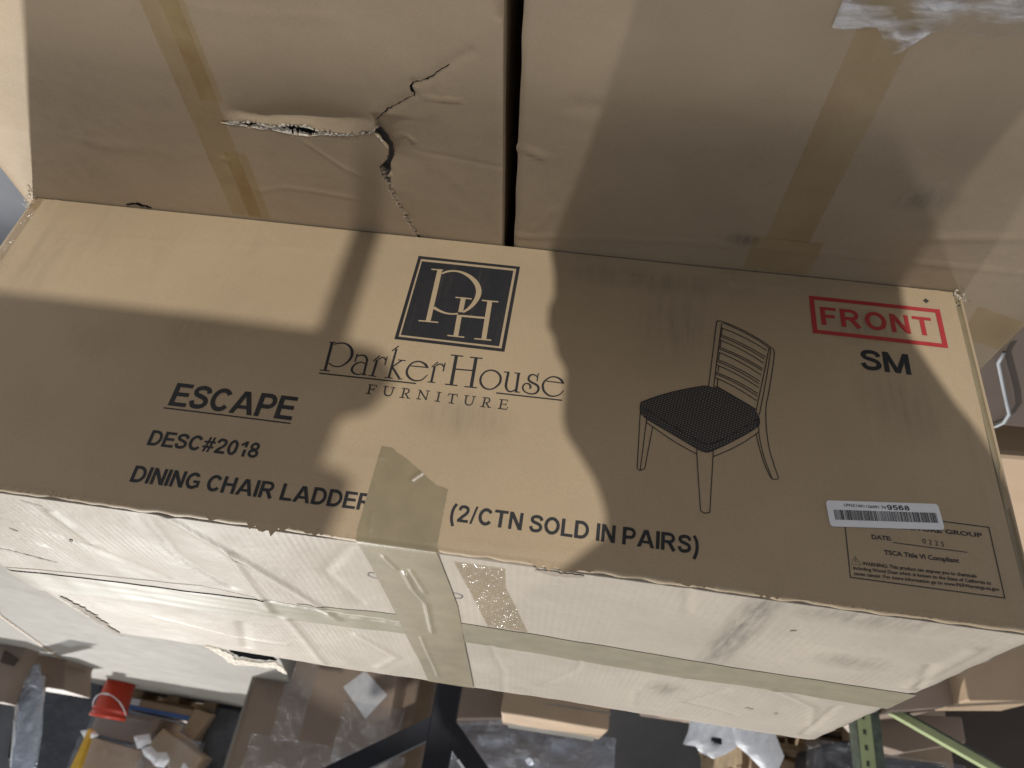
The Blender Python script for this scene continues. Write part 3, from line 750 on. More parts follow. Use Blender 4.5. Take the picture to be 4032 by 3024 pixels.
# square logo: dark frame, kraft line, dark field, kraft monogram
frame(0.0548, 0.0300, -0.0594, 0.1463, 0.0036, LIFT, 'logo_frame', 'ink')
V, Fc = frect(0.0494, 0.0370, -0.0530, 0.1402, LIFT)
logo = on_front(mk('logo_square', V, Fc, 'ink'))
PRINT={
 'word':[[0,[[11696,15871,290],[11471,19358,283]]],[0,[[12000,15913,131],[11352,15881,131]]],[1,[[11406,16121,112],[11071,15930,150],[10611,15837,168],[10098,15939,215],[9643,16281,270],[9370,16759,306],[9279,17373,277],[9424,17901,230],[9766,18397,174],[10123,18659,147],[10532,18727,137],[10937,18644,128],[11334,18420,120]]],[0,[[11996,19348,128],[10970,19332,128]]],[0,[[8764,16960,130],[8767,17950,129]]],[1,[[8811,17421,92],[8614,17167,120],[8312,17040,148],[7967,17077,185],[7712,17325,212],[7583,17645,230]]],[0,[[7597,17591,221],[7514,19302,218]]],[0,[[7680,19298,136],[7185,19300,109]]],[1,[[7700,18026,110],[8047,17878,138],[8401,17983,156],[8688,18247,183],[8832,18602,211],[8815,18932,228],[8630,19183,200],[8330,19334,155],[7998,19342,127],[7707,19192,118]]],[0,[[6598,17395,221],[6623,19288,227]]],[0,[[7012,19331,109],[6214,19329,109]]],[0,[[6948,17613,120],[6449,16837,139]]],[1,[[6512,17355,120],[6368,17166,129],[6118,17018,138],[5884,17099,148],[5756,17334,156]]],[0,[[5683,16844,129],[5694,17886,137]]],[0,[[4971,15804,223],[4949,19328,227]]],[0,[[5370,16146,139],[4822,15409,131]]],[0,[[5369,19332,109],[4574,19330,109]]],[0,[[4887,17997,128],[4139,17138,156]]],[0,[[4526,17107,110],[3722,17096,110]]],[0,[[4875,18051,210],[3895,19235,226]]],[0,[[4012,19333,127],[3583,19274,109]]],[1,[[1217,18457,91],[1423,18814,118],[1684,19122,136],[2070,19274,154],[2491,19262,181],[2911,19049,226],[3227,18682,245],[3345,18258,237],[3270,17749,192],[3056,17329,165],[2731,17087,156],[2323,17002,165],[1921,17115,202],[1589,17348,256],[1362,17650,183]]],[0,[[3105,17642,119],[1282,17583,128]]],[0,[[698,17335,238],[669,19198,235]]],[0,[[1052,19251,108],[266,19239,108]]],[0,[[990,17515,119],[475,16801,129]]],[1,[[583,17319,128],[416,17101,137],[174,17011,147],[-53,17091,156],[-192,17322,155]]],[0,[[-252,16784,128],[-244,17825,137]]],[0,[[-1212,15748,342],[-1335,19270,333]]],[0,[[-648,15770,139],[-1915,15764,138]]],[0,[[-713,19276,126],[-1957,19264,126]]],[0,[[-3221,15752,341],[-3319,19288,332]]],[0,[[-2610,15769,138],[-3879,15745,138]]],[0,[[-2650,19274,126],[-3887,19252,126]]],[0,[[-1378,17396,146],[-3163,17324,146]]],[1,[[-5016,17012,164],[-5473,17114,191],[-5903,17494,217],[-6057,17963,226],[-6004,18458,216],[-5746,18871,188],[-5425,19157,152],[-5075,19259,152],[-4646,19158,188],[-4267,18808,225],[-4088,18347,226],[-4108,17853,208],[-4313,17413,182],[-4638,17120,164],[-5016,17012,164]]],[1,[[-6694,17054,254],[-6675,17714,253],[-6664,18420,252],[-6718,18789,242],[-6903,19111,197],[-7171,19233,161],[-7432,19144,143],[-7670,18897,125]]],[0,[[-6253,17050,118],[-6803,17012,127]]],[0,[[-7723,16966,263],[-7755,19178,241]]],[0,[[-7305,17024,118],[-7889,16998,127]]],[0,[[-7622,19197,134],[-8141,19167,107]]],[0,[[-9655,16724,118],[-9635,17682,117]]],[1,[[-9627,17248,99],[-9439,17028,127],[-9108,16965,163],[-8854,17137,199],[-8766,17450,217],[-8885,17732,234],[-9231,17927,234],[-9617,18089,242],[-9855,18351,242],[-9878,18722,223],[-9691,19041,187],[-9348,19195,151],[-8936,19173,134],[-8548,18988,143],[-8359,18667,170],[-8371,18344,162],[-8567,18101,144],[-8840,18090,162],[-9047,18276,206],[-9087,18512,197],[-9002,18631,134]]],[1,[[-12354,18350,98],[-12145,18725,116],[-11859,19003,133],[-11426,19169,151],[-10969,19127,178],[-10522,18792,223],[-10316,18394,233],[-10265,17972,225],[-10378,17578,189],[-10656,17213,162],[-10996,16975,154],[-11357,16925,163],[-11736,17036,199],[-12036,17266,243],[-12227,17563,180]]],[0,[[-10533,17529,117],[-12317,17551,117]]],[0,[[11970,19714,146],[8704,19698,145],[5431,19656,145],[2128,19597,144]]],[0,[[-5853,19561,143],[-8940,19543,142],[-12308,19503,142]]]],
 'furn':[[0,[[6547,20337,162],[6494,21373,161]]],[0,[[6727,20362,99],[5890,20353,90]]],[0,[[5913,20357,72],[5900,20597,63]]],[0,[[6490,20840,90],[6073,20835,90]]],[0,[[6073,20648,72],[6057,20993,72]]],[0,[[6775,21359,98],[6228,21363,98]]],[1,[[4982,20361,153],[4982,20843,152],[4907,21152,152],[4702,21335,134],[4428,21323,116],[4247,21113,107],[4220,20737,107],[4209,20388,108]]],[0,[[5219,20340,81],[4709,20334,81]]],[0,[[4446,20367,81],[4014,20371,81]]],[0,[[3115,20320,162],[3133,21359,160]]],[0,[[3390,20332,81],[2958,20298,81]]],[1,[[2980,20301,90],[2710,20371,126],[2614,20597,143],[2730,20800,107],[3009,20892,80]]],[0,[[2892,20902,134],[2549,21303,142]]],[0,[[2674,21358,89],[2315,21323,80]]],[0,[[3406,21370,89],[2883,21350,89]]],[0,[[1540,20341,107],[1542,21294,107]]],[0,[[1748,21297,89],[1276,21299,89]]],[0,[[1573,20292,161],[771,21265,133]]],[0,[[1758,20291,81],[1506,20283,81]]],[0,[[768,20286,98],[760,21316,107]]],[0,[[987,20274,81],[556,20267,81]]],[0,[[-354,20263,161],[-358,21318,160]]],[0,[[-94,20273,80],[-601,20282,80]]],[0,[[-79,21288,89],[-629,21306,89]]],[0,[[-1711,20286,170],[-1722,21310,159]]],[0,[[-1282,20319,98],[-2169,20291,89]]],[0,[[-1291,20318,71],[-1265,20586,80]]],[0,[[-2169,20291,71],[-2152,20568,80]]],[0,[[-1438,21297,89],[-1995,21314,88]]],[1,[[-3059,20283,151],[-3052,20758,151],[-3085,21067,151],[-3281,21275,124],[-3550,21263,115],[-3722,21083,106],[-3771,20710,106],[-3811,20283,107]]],[0,[[-2821,20279,80],[-3331,20271,80]]],[0,[[-3582,20273,80],[-4005,20272,80]]],[0,[[-4890,20254,160],[-4810,21284,159]]],[0,[[-4619,20266,80],[-5045,20232,80]]],[1,[[-5023,20236,89],[-5284,20304,124],[-5365,20529,142],[-5239,20730,106],[-4960,20821,80]]],[0,[[-5074,20831,133],[-5387,21230,141]]],[0,[[-5261,21284,88],[-5616,21249,79]]],[0,[[-4541,21296,88],[-5057,21276,88]]],[0,[[-6523,20222,160],[-6501,21267,158]]],[0,[[-6301,20253,89],[-7124,20217,89]]],[0,[[-7111,20219,62],[-7096,20430,62]]],[0,[[-6509,20731,80],[-7005,20730,79]]],[0,[[-7001,20548,62],[-6997,20887,62]]],[0,[[-6275,21262,97],[-7148,21244,97]]],[0,[[-7204,20946,62],[-7146,21228,79]]]],
 'ph':[[0,[[2706,4707,534],[2507,11957,508]]],[0,[[3642,4765,174],[2364,4705,174]]],[1,[[2395,5240,200],[1855,4856,267],[1072,4660,240],[232,4765,306],[-738,5248,437],[-1554,6051,553],[-1986,6938,589],[-2062,7862,559],[-1827,8817,465],[-1381,9666,334],[-890,10228,231]]],[1,[[-383,10502,217],[217,10626,205],[944,10604,230],[1647,10374,295],[2306,10053,360]]],[0,[[3517,11976,165],[1436,11929,165]]],[0,[[-564,8238,520],[-621,10265,512]]],[0,[[-584,10638,511],[-703,13456,501]]],[0,[[280,8354,169],[-1477,8322,169]]],[0,[[167,13444,163],[-1597,13434,163]]],[0,[[-3435,8344,517],[-3613,13442,499]]],[0,[[-2578,8362,181],[-4336,8320,181]]],[0,[[-2639,13461,162],[-4405,13410,162]]],[0,[[-785,10732,255],[-3318,10665,255]]]],
 'chair':[[1,[[-27713,8410,77],[-28870,8842,77],[-30015,9367,77],[-31144,9982,76],[-32257,10685,76]]],[1,[[-27613,9315,77],[-28751,9734,76],[-29876,10245,76],[-30987,10846,76],[-32082,11533,75]]],[1,[[-27610,9557,77],[-28724,9985,76],[-29825,10505,76],[-30912,11114,76],[-31983,11808,75]]],[1,[[-27567,10010,76],[-28661,10458,76],[-29742,10995,76],[-30810,11621,75],[-31861,12331,75]]],[1,[[-27431,10932,76],[-28519,11325,76],[-29596,11809,75],[-30660,12380,75],[-31708,13036,74]]],[1,[[-27391,11142,76],[-28480,11541,76],[-29559,12030,75],[-30624,12607,75],[-31674,13268,74]]],[1,[[-27336,11572,76],[-28403,12002,75],[-29459,12520,75],[-30502,13125,74],[-31529,13813,74]]],[1,[[-27227,12516,75],[-28282,12902,75],[-29327,13376,74],[-30359,13935,74],[-31376,14578,74]]],[1,[[-27200,12750,75],[-28244,13155,75],[-29277,13647,74],[-30297,14224,74],[-31303,14884,73]]],[1,[[-27159,13184,75],[-28200,13601,74],[-29229,14104,74],[-30246,14691,74],[-31248,15361,73]]],[1,[[-27090,14102,74],[-28118,14468,74],[-29137,14920,74],[-30143,15456,73],[-31136,16075,73]]],[1,[[-27064,14286,74],[-28081,14682,74],[-29088,15163,73],[-30083,15728,73],[-31064,16373,73]]],[1,[[-26999,14743,74],[-28004,15156,74],[-28998,15653,73],[-29981,16232,73],[-30949,16892,72]]],[1,[[-26381,15864,73],[-26792,12036,75],[-27241,7903,78],[-27464,7625,78],[-27852,7571,78],[-29832,8360,77],[-31580,9405,76],[-32619,10180,76],[-32948,10635,76],[-32845,11965,75],[-32174,15785,73],[-31867,17262,72],[-31751,19373,71],[-31899,21779,70],[-32272,23552,69],[-32624,24838,68]]],[0,[[-26856,15974,73],[-27295,11966,75],[-27786,7745,78]]],[1,[[-27915,7727,78],[-29826,8572,77],[-31449,9535,76],[-32486,10339,76]]],[0,[[-32486,10339,76],[-31621,14544,74],[-30886,17965,72]]],[1,[[-32486,10339,76],[-32584,10920,75],[-31841,15102,73],[-31268,17911,72],[-31163,18486,71]]],[0,[[-32624,24838,68],[-32514,25017,68],[-32085,25077,68],[-31873,24817,68]]],[1,[[-31095,18704,71],[-31047,20562,70],[-31297,22390,69],[-31689,23891,68],[-32085,25077,68]]],[1,[[-30786,20666,70],[-31072,22291,69],[-31467,23794,69],[-31873,24817,68]]],[0,[[-27841,8474,77],[-27702,9383,77]]],[0,[[-27655,10110,76],[-27570,10913,76]]],[0,[[-27486,11707,76],[-27390,12494,75]]],[0,[[-27407,13256,75],[-27313,14026,74]]],[0,[[-27269,14854,74],[-27223,15864,73]]],[0,[[-27613,9315,77],[-27567,10010,76]]],[0,[[-27431,10932,76],[-27336,11572,76]]],[0,[[-27227,12516,75],[-27159,13184,75]]],[0,[[-27090,14102,74],[-26999,14743,74]]],[0,[[-19875,19644,72],[-19874,25677,69],[-20115,25899,68],[-20562,25645,68],[-21115,21204,71]]],[0,[[-20509,20393,71],[-20169,25828,68]]],[1,[[-25262,22908,70],[-25316,24271,69],[-25653,29006,66]]],[1,[[-25653,29006,66],[-25984,29197,66],[-26458,29071,66]]],[1,[[-26458,29071,66],[-26727,24073,69],[-26768,22894,69]]],[1,[[-20527,20806,71],[-23063,22419,70],[-25266,23498,69]]],[0,[[-20509,20393,71],[-20527,20806,71]]],[1,[[-26787,23546,69],[-28297,22614,69],[-29829,21471,70],[-31031,20361,70]]],[1,[[-19889,18651,72],[-21134,17904,73],[-22936,17002,73],[-24879,16249,73],[-26161,15865,73],[-26856,16047,73],[-27260,15844,73],[-29003,16805,73],[-30771,17840,72],[-30821,18114,72],[-31095,18704,71],[-31060,19607,71],[-30090,20560,70],[-28310,21884,70],[-26791,22891,69],[-26212,23169,69],[-25750,23103,69],[-25262,22908,70],[-23047,21749,70],[-20509,20393,71],[-19875,19644,72],[-19889,18651,72]]],[1,[[-19909,19075,72],[-23027,20868,71],[-25280,22041,70],[-26330,22294,70],[-27733,21564,70],[-31087,18914,71]]]],
}
SEAT=[[-19889,18651],[-21134,17904],[-22936,17002],[-24879,16249],[-26161,15865],[-26856,16047],[-27260,15844],[-29003,16805],[-30771,17840],[-30821,18114],[-31095,18704],[-31060,19607],[-30090,20560],[-28310,21884],[-26791,22891],[-26212,23169],[-25750,23103],[-25262,22908],[-23047,21749],[-20509,20393],[-19875,19644]]
o = strokes('logo_monogram', PRINT['ph'], 'unprinted', front, LIFT + 0.0003); on_front(o)
o = strokes('brand_lettering', PRINT['word'], 'ink', front, wmul=1.0); on_front(o)
o = strokes('brand_lettering', PRINT['furn'], 'ink', front, wmul=1.0); on_front(o)
o = strokes('chair_drawing', PRINT['chair'], 'ink', front, LIFT + 0.0002, wmul=1.15); on_front(o)
# woven chair seat: dark field plus its weave as fine kraft dashes
P2 = [(a * 1e-5, b * 1e-5) for a, b in SEAT]
tri = tessellate_polygon([[Vector((a, b, 0)) for a, b in P2]])
bm = bmesh.new()
bv = [bm.verts.new((a, 0, b)) for a, b in P2]
for t in tri:
    try: bm.faces.new([bv[i] for i in t])
    except ValueError: pass
bmesh.ops.subdivide_edges(bm, edges=bm.edges[:], cuts=3, use_grid_fill=True)
for v in bm.verts: v.co.y = fy(v.co.x, v.co.z) - LIFT
seat_o = from_bm('chair_seat_print', bm, None); on_front(seat_o)
mt, nt, P = new_mat('weave_print')
br = N(nt, 'ShaderNodeTexBrick', i_Scale=1.0)
br.offset = 0.5
br.inputs['Color1'].default_value = (0.28, 0.225, 0.16, 1); br.inputs['Color2'].default_value = (0.24, 0.19, 0.135, 1); br.inputs['Mortar'].default_value = (0.018, 0.018, 0.022, 1)
br.inputs['Mortar Size'].default_value = 0.0009; br.inputs['Brick Width'].default_value = 0.0036; br.inputs['Row Height'].default_value = 0.0021
tc = nt.nodes.new('ShaderNodeTexCoord'); sp = nt.nodes.new('ShaderNodeSeparateXYZ'); cb = nt.nodes.new('ShaderNodeCombineXYZ')
nt.links.new(tc.outputs['Object'], sp.inputs[0])
a = math_node(nt, 'ADD', math_node(nt, 'MULTIPLY', sp.outputs[0], 0.87), math_node(nt, 'MULTIPLY', sp.outputs[2], 0.5))
b = math_node(nt, 'SUBTRACT', math_node(nt, 'MULTIPLY', sp.outputs[2], 0.87), math_node(nt, 'MULTIPLY', sp.outputs[0], 0.5))
nt.links.new(a, cb.inputs[0]); nt.links.new(b, cb.inputs[1]); nt.links.new(cb.outputs[0], br.inputs['Vector'])
nt.links.new(br.outputs['Color'], P.inputs['Base Color']); P.inputs['Roughness'].default_value = 0.6
seat_o.data.materials.append(mt)

# lettering set in the built-in font
_cap = {}
def text_mesh(body, bold, space=1.0):
    cu = bpy.data.curves.new('t', 'FONT'); cu.body = body; cu.size = 1.0; cu.offset = bold; cu.resolution_u = 3; cu.space_character = space
    ob = bpy.data.objects.new('t', cu); COL.objects.link(ob)
    dg = bpy.context.evaluated_depsgraph_get()
    me = ob.evaluated_get(dg).to_mesh()
    v = [(p.co.x, p.co.y) for p in me.vertices]; f = [tuple(p.vertices) for p in me.polygons]
    ob.evaluated_get(dg).to_mesh_clear()
    bpy.data.objects.remove(ob); bpy.data.curves.remove(cu)
    return v, f

def lettering(body, p0, p1, cap, bold=0.02, mat='ink', name='lettering', lift=LIFT, space=1.0, parent=None, surf=None):
    """baseline from p0 to p1 (x, z on the front), capital height cap; upside down in the place, as on the carton"""
    if bold not in _cap:
        hv, _ = text_mesh('H', bold); _cap[bold] = (min(y for x, y in hv), max(y for x, y in hv))
    v, f = text_mesh(body, bold, space)
    x0 = min(a for a, b in v); x1 = max(a for a, b in v)
    c0, c1 = _cap[bold]
    ux, uz = p1[0] - p0[0], p1[1] - p0[1]
    L = math.hypot(ux, uz)
    nx_, nz_ = uz / L, -ux / L
    if nz_ > 0: nx_, nz_ = -nx_, -nz_
    out = []
    for a, b in v:
        s = (a - x0) / (x1 - x0); t = (b - c0) / (c1 - c0) * cap
        x, z = p0[0] + ux * s + nx_ * t, p0[1] + uz * s + nz_ * t
        out.append((x, fy(x, z) - lift, z))
    return on_front(mk(name, out, f, mat)) if parent is None else mk(name, out, f, mat)


# bold sans capitals drawn as strokes (unit capital height)
def _ell(cx, cy, rx, ry, a0, a1, n=22):
    return [(cx + rx * math.cos(math.radians(a0 + (a1 - a0) * k / n)), cy + ry * math.sin(math.radians(a0 + (a1 - a0) * k / n))) for k in range(n + 1)]
T_, B_ = 0.205, 0.165
def _cr(pts):
    return [(a, b) for a, b, c in catmull([(x, y, 0) for x, y in pts], 6)]
GL = {
 'I': (0.21, [([(0.105, 0), (0.105, 1)], T_)]),
 'E': (0.74, [([(0.1, 0), (0.1, 1)], T_), ([(0.1, 0.917), (0.72, 0.917)], B_), ([(0.1, 0.52), (0.68, 0.52)], B_), ([(0.1, 0.083), (0.74, 0.083)], B_)]),
 'F': (0.68, [([(0.1, 0), (0.1, 1)], T_), ([(0.1, 0.917), (0.68, 0.917)], B_), ([(0.1, 0.50), (0.60, 0.50)], B_)]),
 'L': (0.69, [([(0.1, 0), (0.1, 1)], T_), ([(0.1, 0.083), (0.69, 0.083)], B_)]),
 'H': (0.80, [([(0.1, 0), (0.1, 1)], T_), ([(0.70, 0), (0.70, 1)], T_), ([(0.1, 0.53), (0.70, 0.53)], B_)]),
 'N': (0.80, [([(0.1, 0), (0.1, 1)], 0.19), ([(0.70, 0), (0.70, 1)], 0.19), ([(0.105, 0.99), (0.695, 0.01)], 0.20)]),
 'T': (0.80, [([(0.0, 0.917), (0.80, 0.917)], B_), ([(0.40, 0), (0.40, 0.95)], T_)]),
 'M': (0.98, [([(0.095, 0), (0.095, 1)], 0.19), ([(0.885, 0), (0.885, 1)], 0.19), ([(0.13, 0.99), (0.49, 0.01)], 0.18), ([(0.85, 0.99), (0.49, 0.01)], 0.18)]),
 'A': (0.98, [([(0.105, 0.0), (0.47, 0.98)], 0.20), ([(0.875, 0.0), (0.51, 0.98)], 0.20), ([(0.24, 0.30), (0.74, 0.30)], 0.15)]),
 'D': (0.84, [([(0.1, 0), (0.1, 1)], T_), ([(0.1, 0.917), (0.32, 0.917)] + _ell(0.36, 0.5, 0.375, 0.417, 86, -86) + [(0.32, 0.083), (0.1, 0.083)], 0.185)]),
 'P': (0.76, [([(0.1, 0), (0.1, 1)], T_), ([(0.1, 0.917), (0.40, 0.917)] + _ell(0.42, 0.68, 0.24, 0.237, 86, -86) + [(0.40, 0.443), (0.1, 0.443)], 0.18)]),
 'R': (0.86, [([(0.1, 0), (0.1, 1)], T_), ([(0.1, 0.917), (0.42, 0.917)] + _ell(0.45, 0.70, 0.24, 0.217, 86, -86) + [(0.42, 0.483), (0.1, 0.483)], 0.175), ([(0.40, 0.47), (0.50, 0.38), (0.745, 0.0)], 0.20)]),
 'C': (0.84, [(_ell(0.44, 0.5, 0.335, 0.412, 36, 324, 30), 0.19)]),
 'G': (0.88, [(_ell(0.44, 0.5, 0.335, 0.412, 42, 318, 30), 0.19), ([(0.46, 0.45), (0.84, 0.45)], B_), ([(0.765, 0.45), (0.765, 0.12)], 0.16)]),
 'O': (0.92, [(_ell(0.46, 0.5, 0.355, 0.412, 0, 360, 36), 0.19)]),
 'S': (0.76, [(_cr([(0.69, 0.70), (0.60, 0.86), (0.38, 0.912), (0.18, 0.85), (0.12, 0.72), (0.2, 0.60), (0.40, 0.53), (0.60, 0.44), (0.665, 0.28), (0.57, 0.14), (0.37, 0.088), (0.17, 0.13), (0.075, 0.32)]), 0.185)]),
 '2': (0.68, [(_cr([(0.09, 0.68), (0.16, 0.86), (0.34, 0.912), (0.52, 0.85), (0.575, 0.70), (0.50, 0.52), (0.29, 0.31), (0.12, 0.10)]), 0.18), ([(0.03, 0.085), (0.67, 0.085)], B_)]),
 '0': (0.66, [(_ell(0.33, 0.5, 0.235, 0.415, 0, 360, 30), 0.18)]),
 '1': (0.52, [([(0.37, 0), (0.37, 1)], 0.19), ([(0.36, 0.92), (0.07, 0.72)], 0.16)]),
 '8': (0.68, [(_ell(0.34, 0.72, 0.20, 0.20, 0, 360, 24), 0.165), (_ell(0.34, 0.28, 0.245, 0.20, 0, 360, 24), 0.175)]),
 '9': (0.68, [(_ell(0.34, 0.66, 0.235, 0.25, 0, 360, 24), 0.18), (_cr([(0.575, 0.62), (0.56, 0.30), (0.44, 0.11), (0.28, 0.085), (0.10, 0.22)]), 0.17)]),
 '6': (0.68, [(_ell(0.34, 0.34, 0.235, 0.25, 0, 360, 24), 0.18), (_cr([(0.105, 0.38), (0.12, 0.70), (0.24, 0.89), (0.40, 0.915), (0.58, 0.78)]), 0.17)]),
 '5': (0.68, [([(0.14, 0.915), (0.62, 0.915)], B_), ([(0.17, 0.95), (0.12, 0.45)], 0.16), (_cr([(0.12, 0.52), (0.33, 0.60), (0.53, 0.52), (0.58, 0.33), (0.49, 0.14), (0.31, 0.085), (0.08, 0.22)]), 0.18)]),
 '#': (0.74, [([(0.17, 0), (0.33, 1)], 0.13), ([(0.43, 0), (0.59, 1)], 0.13), ([(0.02, 0.66), (0.74, 0.66)], 0.13), ([(0.0, 0.33), (0.72, 0.33)], 0.13)]),
 '(': (0.36, [(_cr([(0.29, 1.02), (0.15, 0.72), (0.115, 0.38), (0.16, 0.04), (0.29, -0.28)]), 0.175)]),
 ')': (0.36, [(_cr([(0.07, 1.02), (0.21, 0.72), (0.245, 0.38), (0.20, 0.04), (0.07, -0.28)]), 0.175)]),
 '/': (0.38, [([(0.07, -0.02), (0.31, 1.02)], 0.13)]),
}
def bold_text(body, p0, p1, cap, mat='ink', name='lettering', lift=LIFT, gap=0.085, thin=1.0):
    x = 0.0
    quads = []
    si = 0
    for ch in body:
        if ch == ' ':
            x += 0.33; continue
        w, st = GL[ch]
        for pts_, t in st:
            n_ = len(pts_)
            prev = None
            closed = n_ > 3 and abs(pts_[0][0] - pts_[-1][0]) + abs(pts_[0][1] - pts_[-1][1]) < 1e-6
            rib = []
            for i, (a, b) in enumerate(pts_):
                q0 = pts_[i - 1] if i > 0 else (pts_[-2] if closed else pts_[0])
                q1 = pts_[i + 1] if i < n_ - 1 else (pts_[1] if closed else pts_[-1])
                dx, dy = q1[0] - q0[0], q1[1] - q0[1]; L = math.hypot(dx, dy) or 1
                tt = t * thin
                # slanted ends of straight diagonals are cut level with the baseline
                nx_, ny_ = -dy / L, dx / L
                if n_ == 2 and abs(dx) > 0.02 and abs(dy) > 0.5:
                    nx_, ny_ = abs(L / dy), 0.0
                    if dy > 0: nx_ = -nx_
                rib.append(((x + a + nx_ * tt / 2, b + ny_ * tt / 2), (x + a - nx_ * tt / 2, b - ny_ * tt / 2)))
            quads.append((rib, si)); si += 1
        x += w + gap
    W = x - gap
    ux, uz = p1[0] - p0[0], p1[1] - p0[1]
    L = math.hypot(ux, uz); nx_, nz_ = uz / L, -ux / L
    if nz_ > 0: nx_, nz_ = -nx_, -nz_
    V_, F_ = [], []
    for rib, si in quads:
        b = len(V_)
        for pair in rib:
            for (a, c_) in pair:
                s_ = a / W
                px_, pz_ = p0[0] + ux * s_ + nx_ * c_ * cap, p0[1] + uz * s_ + nz_ * c_ * cap
                V_.append((px_, fy(px_, pz_) - lift - 0.000004 * (si % 7), pz_))
        for i in range(len(rib) - 1):
            F_.append((b + 2 * i, b + 2 * i + 1, b + 2 * i + 3, b + 2 * i + 2))
    return on_front(mk(name, V_, F_, mat))

bold_text('ESCAPE', (0.2556, 0.2527), (0.1311, 0.2527), 0.0257, gap=0.075)
V, Fc = frect(0.2585, 0.2553, 0.1308, 0.2566, LIFT); on_front(mk('underline', V, Fc, 'ink'))
bold_text('DESC#2018', (0.2588, 0.2962), (0.1508, 0.2957), 0.0157)
bold_text('DINING CHAIR LADDER', (0.2595, 0.3338), (0.0335, 0.3312), 0.0160)
bold_text('(2/CTN SOLD IN PAIRS)', (-0.0369, 0.3300), (-0.2556, 0.3303), 0.0160)
bold_text('SM', (-0.4152, 0.1166), (-0.4632, 0.1166), 0.0248)
bold_text('FRONT', (-0.3806, 0.0655), (-0.4938, 0.0645), 0.0240, mat='red', name='stamp_lettering', gap=0.16)
frame(-0.3704, 0.0276, -0.5050, 0.0779, 0.0050, LIFT, 'stamp_frame', 'red')
# compliance panel
frame(-0.3815, 0.2695, -0.5068, 0.3325, 0.0009, LIFT, 'notice_frame', 'ink2')
lettering('FURNITURE GROUP', (-0.4170, 0.2826), (-0.4993, 0.2804), 0.0041, 0.03, 'ink2', 'notice_lettering')
lettering('DATE:', (-0.4038, 0.2953), (-0.4205, 0.2945), 0.0040, 0.03, 'ink2', 'notice_lettering')
V, Fc = frect(-0.4213, 0.2956, -0.4832, 0.2963, LIFT); on_front(mk('notice_rule', V, Fc, 'ink2'))
lettering('0 2 2 5', (-0.4468, 0.2930), (-0.4648, 0.2936), 0.0044, 0.0, 'ink2', 'stamped_date')
lettering('TSCA Title VI Compliant', (-0.4128, 0.3079), (-0.4749, 0.3066), 0.0042, 0.028, 'ink2', 'notice_lettering')
lettering('WARNING: This product can expose you to chemicals', (-0.3931, 0.3201), (-0.4869, 0.3178), 0.0032, 0.024, 'ink2', 'notice_lettering')
lettering('including Wood Dust which is known to the State of California to', (-0.3851, 0.3249), (-0.4977, 0.3222), 0.0030, 0.024, 'ink2', 'notice_lettering')
lettering('cause cancer. For more information go to www.P65Warnings.ca.gov', (-0.3851, 0.3296), (-0.5035, 0.3267), 0.0030, 0.024, 'ink2', 'notice_lettering')
tri = [(0, [(-38790, 31310, 45), (-38380, 32040, 45), (-39190, 32030, 45), (-38790, 31310, 45)]), (0, [(-38790, 31540, 60), (-38790, 31800, 60)]), (0, [(-38790, 31870, 60), (-38790, 31930, 60)])]
on_front(strokes('warning_triangle', tri, 'ink2', front))
# shipping label with its bar code
A0, A1, A2 = (-0.3668, 0.2648), (-0.4655, 0.2540), (-0.3689, 0.2889)
def lab(u, v, lift):
    x = A0[0] + (A1[0] - A0[0]) * u + (A2[0] - A0[0]) * v; z = A0[1] + (A1[1] - A0[1]) * u + (A2[1] - A0[1]) * v
    return (x, fy(x, z) - lift, z)
r = 0.03; rv = r * 4.1
out = []
for cx, cy, a0 in ((1 - r, rv, -90), (1 - r, 1 - rv, 0), (r, 1 - rv, 90), (r, rv, 180)):
    for k in range(6):
        a = math.radians(a0 + 18 * k); out.append((cx + r * math.cos(a), cy + rv * math.sin(a)))
vv = [lab(u, v, 0.0009) for u, v in out] + [lab(u, v, 0.0002) for u, v in out]
n = len(out)
label_o = on_front(mk('barcode_label', vv, [tuple(range(n))] + [(i, (i + 1) % n, n + (i + 1) % n, n + i) for i in range(n)], 'label'))
tag(label_o, 'white bar code sticker overlapping the notice panel')
rnd = random.Random(5)
V, Fc = [], []
u = 0.055
while u < 0.958:
    w = rnd.choice((0.0032, 0.0032, 0.0062, 0.0092)); g = rnd.choice((0.0034, 0.0045, 0.0064))
    b = len(V); V += [lab(u, 0.36, 0.0012), lab(u + w, 0.36, 0.0012), lab(u + w, 0.745, 0.0012), lab(u, 0.745, 0.0012)]; Fc.append((b, b + 1, b + 2, b + 3))
    u += w + g
on_front(mk('barcode', V, Fc, 'ink'))
bold_text('9568', lab(0.535, 0.30, 0)[::2], lab(0.735, 0.30, 0)[::2], 0.0046, 'ink', 'label_lettering', lift=0.0012)
lettering('LPNZ1001126091 70', lab(0.155, 0.22, 0)[::2], lab(0.525, 0.27, 0)[::2], 0.0026, 0.01, 'ink2', 'label_lettering', lift=0.0012)
# small printed ring half under the wide tape on the top
for (cx, cy, rr) in ((-0.0395, 0.118, 0.0085), (0.0375, 0.093, 0.0085)):
    V, Fc = [], []; b = 0
    for k in range(25):
        a = 2 * math.pi * k / 24
        for q in (rr, rr - 0.0012): V.append((cx + q * math.cos(a), cy + q * 1.0 * math.sin(a), top_h(cx + q * math.cos(a), cy + q * math.sin(a)) + 0.0006))
    Fc += [(b + 2 * k, b + 2 * k + 1, b + 2 * k + 3, b + 2 * k + 2) for k in range(24)]
    child(mk('printed_ring', V, Fc, 'ink'), carton)

